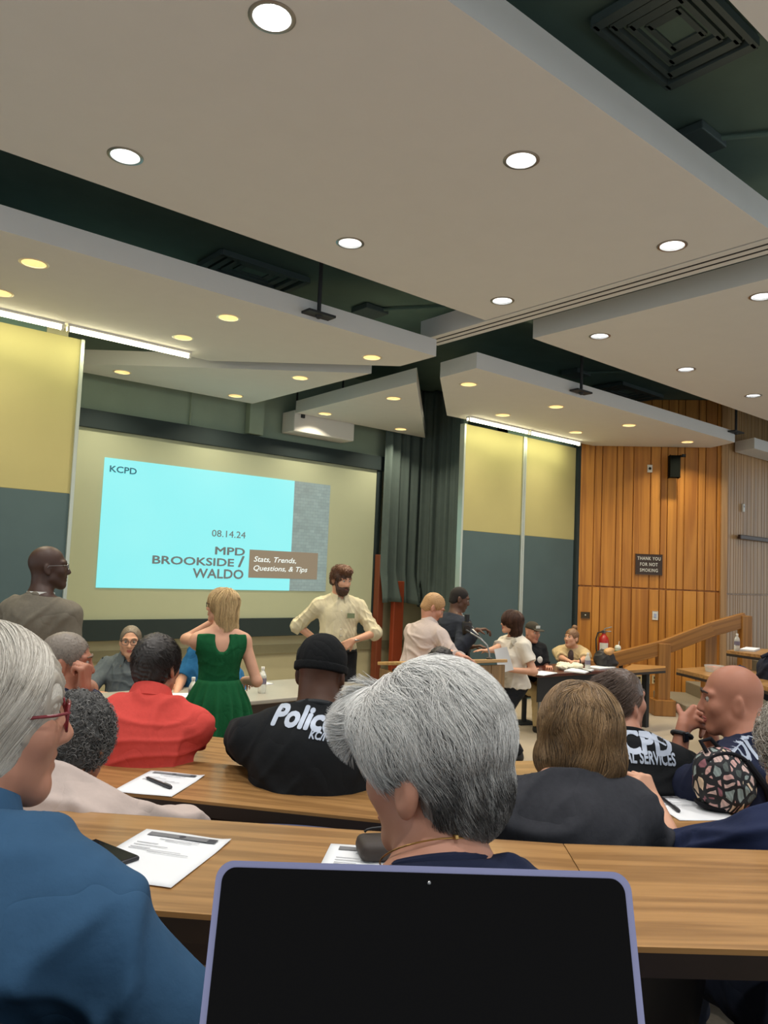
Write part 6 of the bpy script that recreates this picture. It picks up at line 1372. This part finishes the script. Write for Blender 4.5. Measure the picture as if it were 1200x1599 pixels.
strands(P, 'hair_strands', hbob, 11000, ell_roots((-.022, 0, .03), (.117, .107, .122), keep_scalp((.13, -.05), (.09, .09, .13), -.06)), bflow, bl, 16, .0008, (.0, 1.0), bcoll, 21, .15, jitter=.26, stiff=.6, clump=260, shell=(1.02, 1.12), tonefn=lambda p, r: np.clip(r.normal(.38, .18, len(p))+.22*np.sin(p[:, 1]*70+p[:, 0]*50)+np.clip((p[:, 2]-.06)*2.5, -.2, .2), 0, 1))
sit_chair(P, 0, TZ[2], 'chair under the woman with the brown bob')
# cardigan yoke seam
wrap = P

# --- woman at the photo edge, arm raised
P = person('woman with wavy grey hair in navy at the photo edge, hand raised over the flyer', at(1250, 1168, 2.12), -16, -30, 1.0, pitch=-2, lean=12, floor=TZ[2], skin_m=sk_l, h=.0045, female=True, fat=.05, shw=.19, eyes=True, lips=lip,
    arms={1: at(1022, 1252, 2.42), -1: onz(1260, 1290, Z2)+UP*.06}, elbow={1: (-.4, .5, -1)}, hand={1: dict(d=at(1002, 1216, 2.45)-at(1020, 1250, 2.42), n=FH*.7-RH*.5, curl=(55, 62, 35), spread=3, thumb=(.8, .25, .6))},
    shirt=dict(name='tee_shirt', mat=cloth('navy_tee', (34, 42, 70), .1), sleeve=.86, collar='crew', amp=.010, freq=10, e=.026, flare=.03), trousers=dict(mat=m_denim))
hcg = toned('wavy_grey_hair', (96, 88, 78), (222, 214, 200), .5)
def exg(S, e, R, s): S.ell(e(-.03, 0, -.02), Vector((.085, .09, .10))*s, R, .03)
hair_cap(P, hcg, .022, .0055, .008, extra=exg, freq=55, nape=-.11, sideburn=False, tone=lambda V: np.full(len(V), .3))
strands(P, 'hair_waves', hcg, 3200, ell_roots((-.015, 0, .015), (.116, .10, .118), keep_scalp((.14, -.04), (.085, .09, .1), -.09)), lambda p: p*.5+np.array([-.02, 0, -.05]), .075, 16, .0012, (.1, 1), [(np.array([-.015, 0, .015]), np.array([.116, .10, .118]))], 9, .4, curl=(.009, 1.3), jitter=.35, shell=(1.04, 1.15))
sit_chair(P, -16, TZ[2], 'chair under the woman with wavy grey hair')

# --- short grey hair in front of the laptop
P = person('woman with short tousled grey hair and a necklace just past the laptop', at(672, 1195, 1.12), -14, -55, .98, pitch=-12, lean=14, floor=TZ[1], skin_m=sk_p, h=.004, shw=.175, female=True, neck_r=.054, eyes=True, lips=lip, nk=(.05, .138), earo=.009,
    shirt=dict(mat=cloth('dark_navy_top', (30, 36, 58), .1), sleeve=.7, collar='crew', amp=.006, e=.016, neck=(-.1, .034)), trousers=dict(mat=m_denim))
hgr = toned('short_grey_hair', (66, 64, 62), (250, 248, 243), .4)
def exs(S, e, R, s): S.ell(e(-.01, 0, .055), Vector((.105, .095, .092))*s, R, .03).ell(e(.06, 0, .075), Vector((.062, .075, .05))*s, R, .03).ell(e(-.05, 0, -.03), Vector((.052, .062, .06))*s, R, .05)
hair_cap(P, hgr, .004, .004, .002, extra=exs, face=(.14, -.055), facer=(.085, .1, .1), nape=-.088, freq=60, tone=lambda V: np.full(len(V), .12))
def gflow(p):
    c = np.array([.045, .01, .13]); v = (p-c)*np.array([1, 1, .25]); v /= np.linalg.norm(v, axis=1, keepdims=True)+1e-6
    up_ = np.clip((p[:, 2:3]-.03)*10, 0, 1); back = np.clip(-p[:, 0:1]*12, 0, 1)
    sidev = np.stack([-.5+0*p[:, 0], 0*p[:, 0], -.85+0*p[:, 0]], 1)
    return up_*v*1.0+(1-up_)*sidev+back*np.array([0, 0, -.35])+np.stack([.32*np.sin(p[:, 1]*60+p[:, 2]*40), .34*np.sin(p[:, 0]*55+p[:, 2]*45), .2*np.sin(p[:, 1]*75+p[:, 0]*60)], 1)
gcoll = [(np.array([-.012, 0, .045]), np.array([.112, .098, .102])), (np.array([.055, 0, .07]), np.array([.066, .080, .056])), (np.array([-.044, 0, -.024]), np.array([.072, .075, .080]))]
def glen(p, r): return np.clip(.05+(p[:, 2]-.0)*.62, .045, .12)*r.uniform(.7, 1.2, len(p))
def gtone(p, r): return np.clip(r.normal(.42, .17, len(p))+.15*np.sin(p[:, 1]*105+p[:, 0]*60)+.15*np.sin(p[:, 0]*120+p[:, 2]*80)+np.clip((p[:, 2]-.04)*7, -.42, .42)+np.clip(p[:, 0]*2.5, -.1, .2), 0, 1)
strands(P, 'hair_strands', hgr, 13000, ell_roots((-.012, 0, .035), (.110, .094, .112), lambda p: keep_scalp((.14, -.055), (.085, .095, .1), -.085)(p) & ~((np.abs(p[:, 1]) > .05) & (p[:, 0] > -.035) & (p[:, 2] < .012))), gflow, glen, 9, .00055, (0, 1), gcoll, 31, .28, jitter=.30, stiff=.62, tonefn=gtone, clump=340, shell=(1.02, 1.12))
strands(P, 'nape_hair', hgr, 5500, ell_roots(gcoll[2][0], gcoll[2][1]*.98, lambda p: (p[:, 2] > -.094) & (p[:, 2] < .03) & (p[:, 0] < .0) & ~((np.abs(p[:, 1]) > .055) & (p[:, 0] > -.022))), lambda p: np.stack([-.05+0*p[:, 0], -p[:, 1]*6, -1+0*p[:, 0]], 1), .032, 5, .0005, (.0, .5), [gcoll[2]], 35, .2, jitter=.22, clump=160, shell=(1.02, 1.12))
def frr(r, n):
    v = r.normal(size=(n*12, 3)); v /= np.linalg.norm(v, axis=1, keepdims=True); p = np.array([.05, 0, .075])+v*np.array([.07, .078, .055]); k = (v[:, 0] > .2) & (v[:, 2] > -.45); return p[k][:n], v[k][:n]
strands(P, 'fringe', hgr, 2200, frr, lambda p: np.stack([.8+0*p[:, 0], p[:, 1]*4+.35, -.35+.8*np.sin(p[:, 1]*90)], 1), .06, 8, .0005, (.35, 1), [gcoll[1]], 33, .35, jitter=.3, stiff=.7, clump=90, shell=(1.05, 1.45))
MB().tube([P.neck+P.T.v(.012+.078*math.cos(a), .076*math.sin(a), .022-.03*math.cos(a)) for a in np.linspace(0, 2*PI, 40, endpoint=False)], .0012, 6, True).obj('necklace', plain('gold_chain', (190, 150, 90), .3, .9), P.root)
MB().box(P.neck+P.T.v(-.067, -.006, .053), (.012, .005, .006), P.T.R(), .001).obj('necklace_clasp', plain('gold_chain', (190, 150, 90), .3, .9), P.root)
sit_chair(P, -14, TZ[1], 'chair under the short-haired grey woman')

# --- woman in blue at the left
P = person('pale-haired woman with red glasses in a blue shirt, nearest the camera', at(-22, 1120, 1.10), 12, 54, 1.03, pitch=-2, lean=8, nk=(.05, .122), elbow={-1: (-.5, -1, -.1)}, floor=TZ[1], skin_m=sk_p, h=.004, female=True, fat=.06, shw=.19, neck_r=.058, eyes=True,
    arms={-1: at(290, 1680, 1.22)}, shirt=dict(mat=cloth('steel_blue_shirt', (52, 84, 114), .07), sleeve=1.2, collar='shirt', amp=.010, freq=10, e=.030, flare=.02), trousers=dict(mat=m_khaki))
hbl = toned('pale_blond_grey_hair', (128, 116, 100), (238, 232, 220), .42)
def exq(S, e, R, s): S.ell(e(-.03, 0, -.02), Vector((.09, .088, .10))*s, R, .03).ell(e(-.06, 0, -.08), Vector((.06, .072, .06))*s, R, .03)
hair_cap(P, hbl, .014, .004, .003, extra=exq, face=(.145, -.07), facer=(.088, .085, .108), nape=-.135, sideburn=True, freq=50, tone=lambda V: np.full(len(V), .3))
def qflow(p):
    top = np.clip((p[:, 2:3]-.04)*9, 0, 1); s_ = np.sign(p[:, 1:2]-.02)
    return top*np.concatenate([.45+0*p[:, :1], s_*1.0, -.2+0*p[:, :1]], 1)+(1-top)*np.concatenate([-.55+0*p[:, :1]-np.clip(p[:, :1]*4, -.2, .5), .05*s_, -.8+0*p[:, :1]], 1)
qcoll = [(np.array([-.014, 0, .032]), np.array([.113, .095, .108])), (np.array([-.035, 0, -.03]), np.array([.10, .095, .105])), (np.array([-.06, 0, -.085]), np.array([.066, .078, .062]))]
strands(P, 'hair_strands', hbl, 11000, ell_roots((-.013, 0, .03), (.112, .094, .106), keep_scalp((.145, -.07), (.088, .085, .108), -.09)), qflow, lambda p, r: np.clip(.10+(p[:, 2])*1.0, .05, .22)*r.uniform(.8, 1.1, len(p)), 12, .00055, (.15, 1), qcoll, 41, .1, jitter=.10, stiff=.6, clump=300, shell=(1.015, 1.06))
glasses(P, plain('dark_red_frame', (112, 22, 32), .3), (.027, .020), th=.0022); sit_chair(P, 12, TZ[1], 'chair under the woman in the blue shirt')
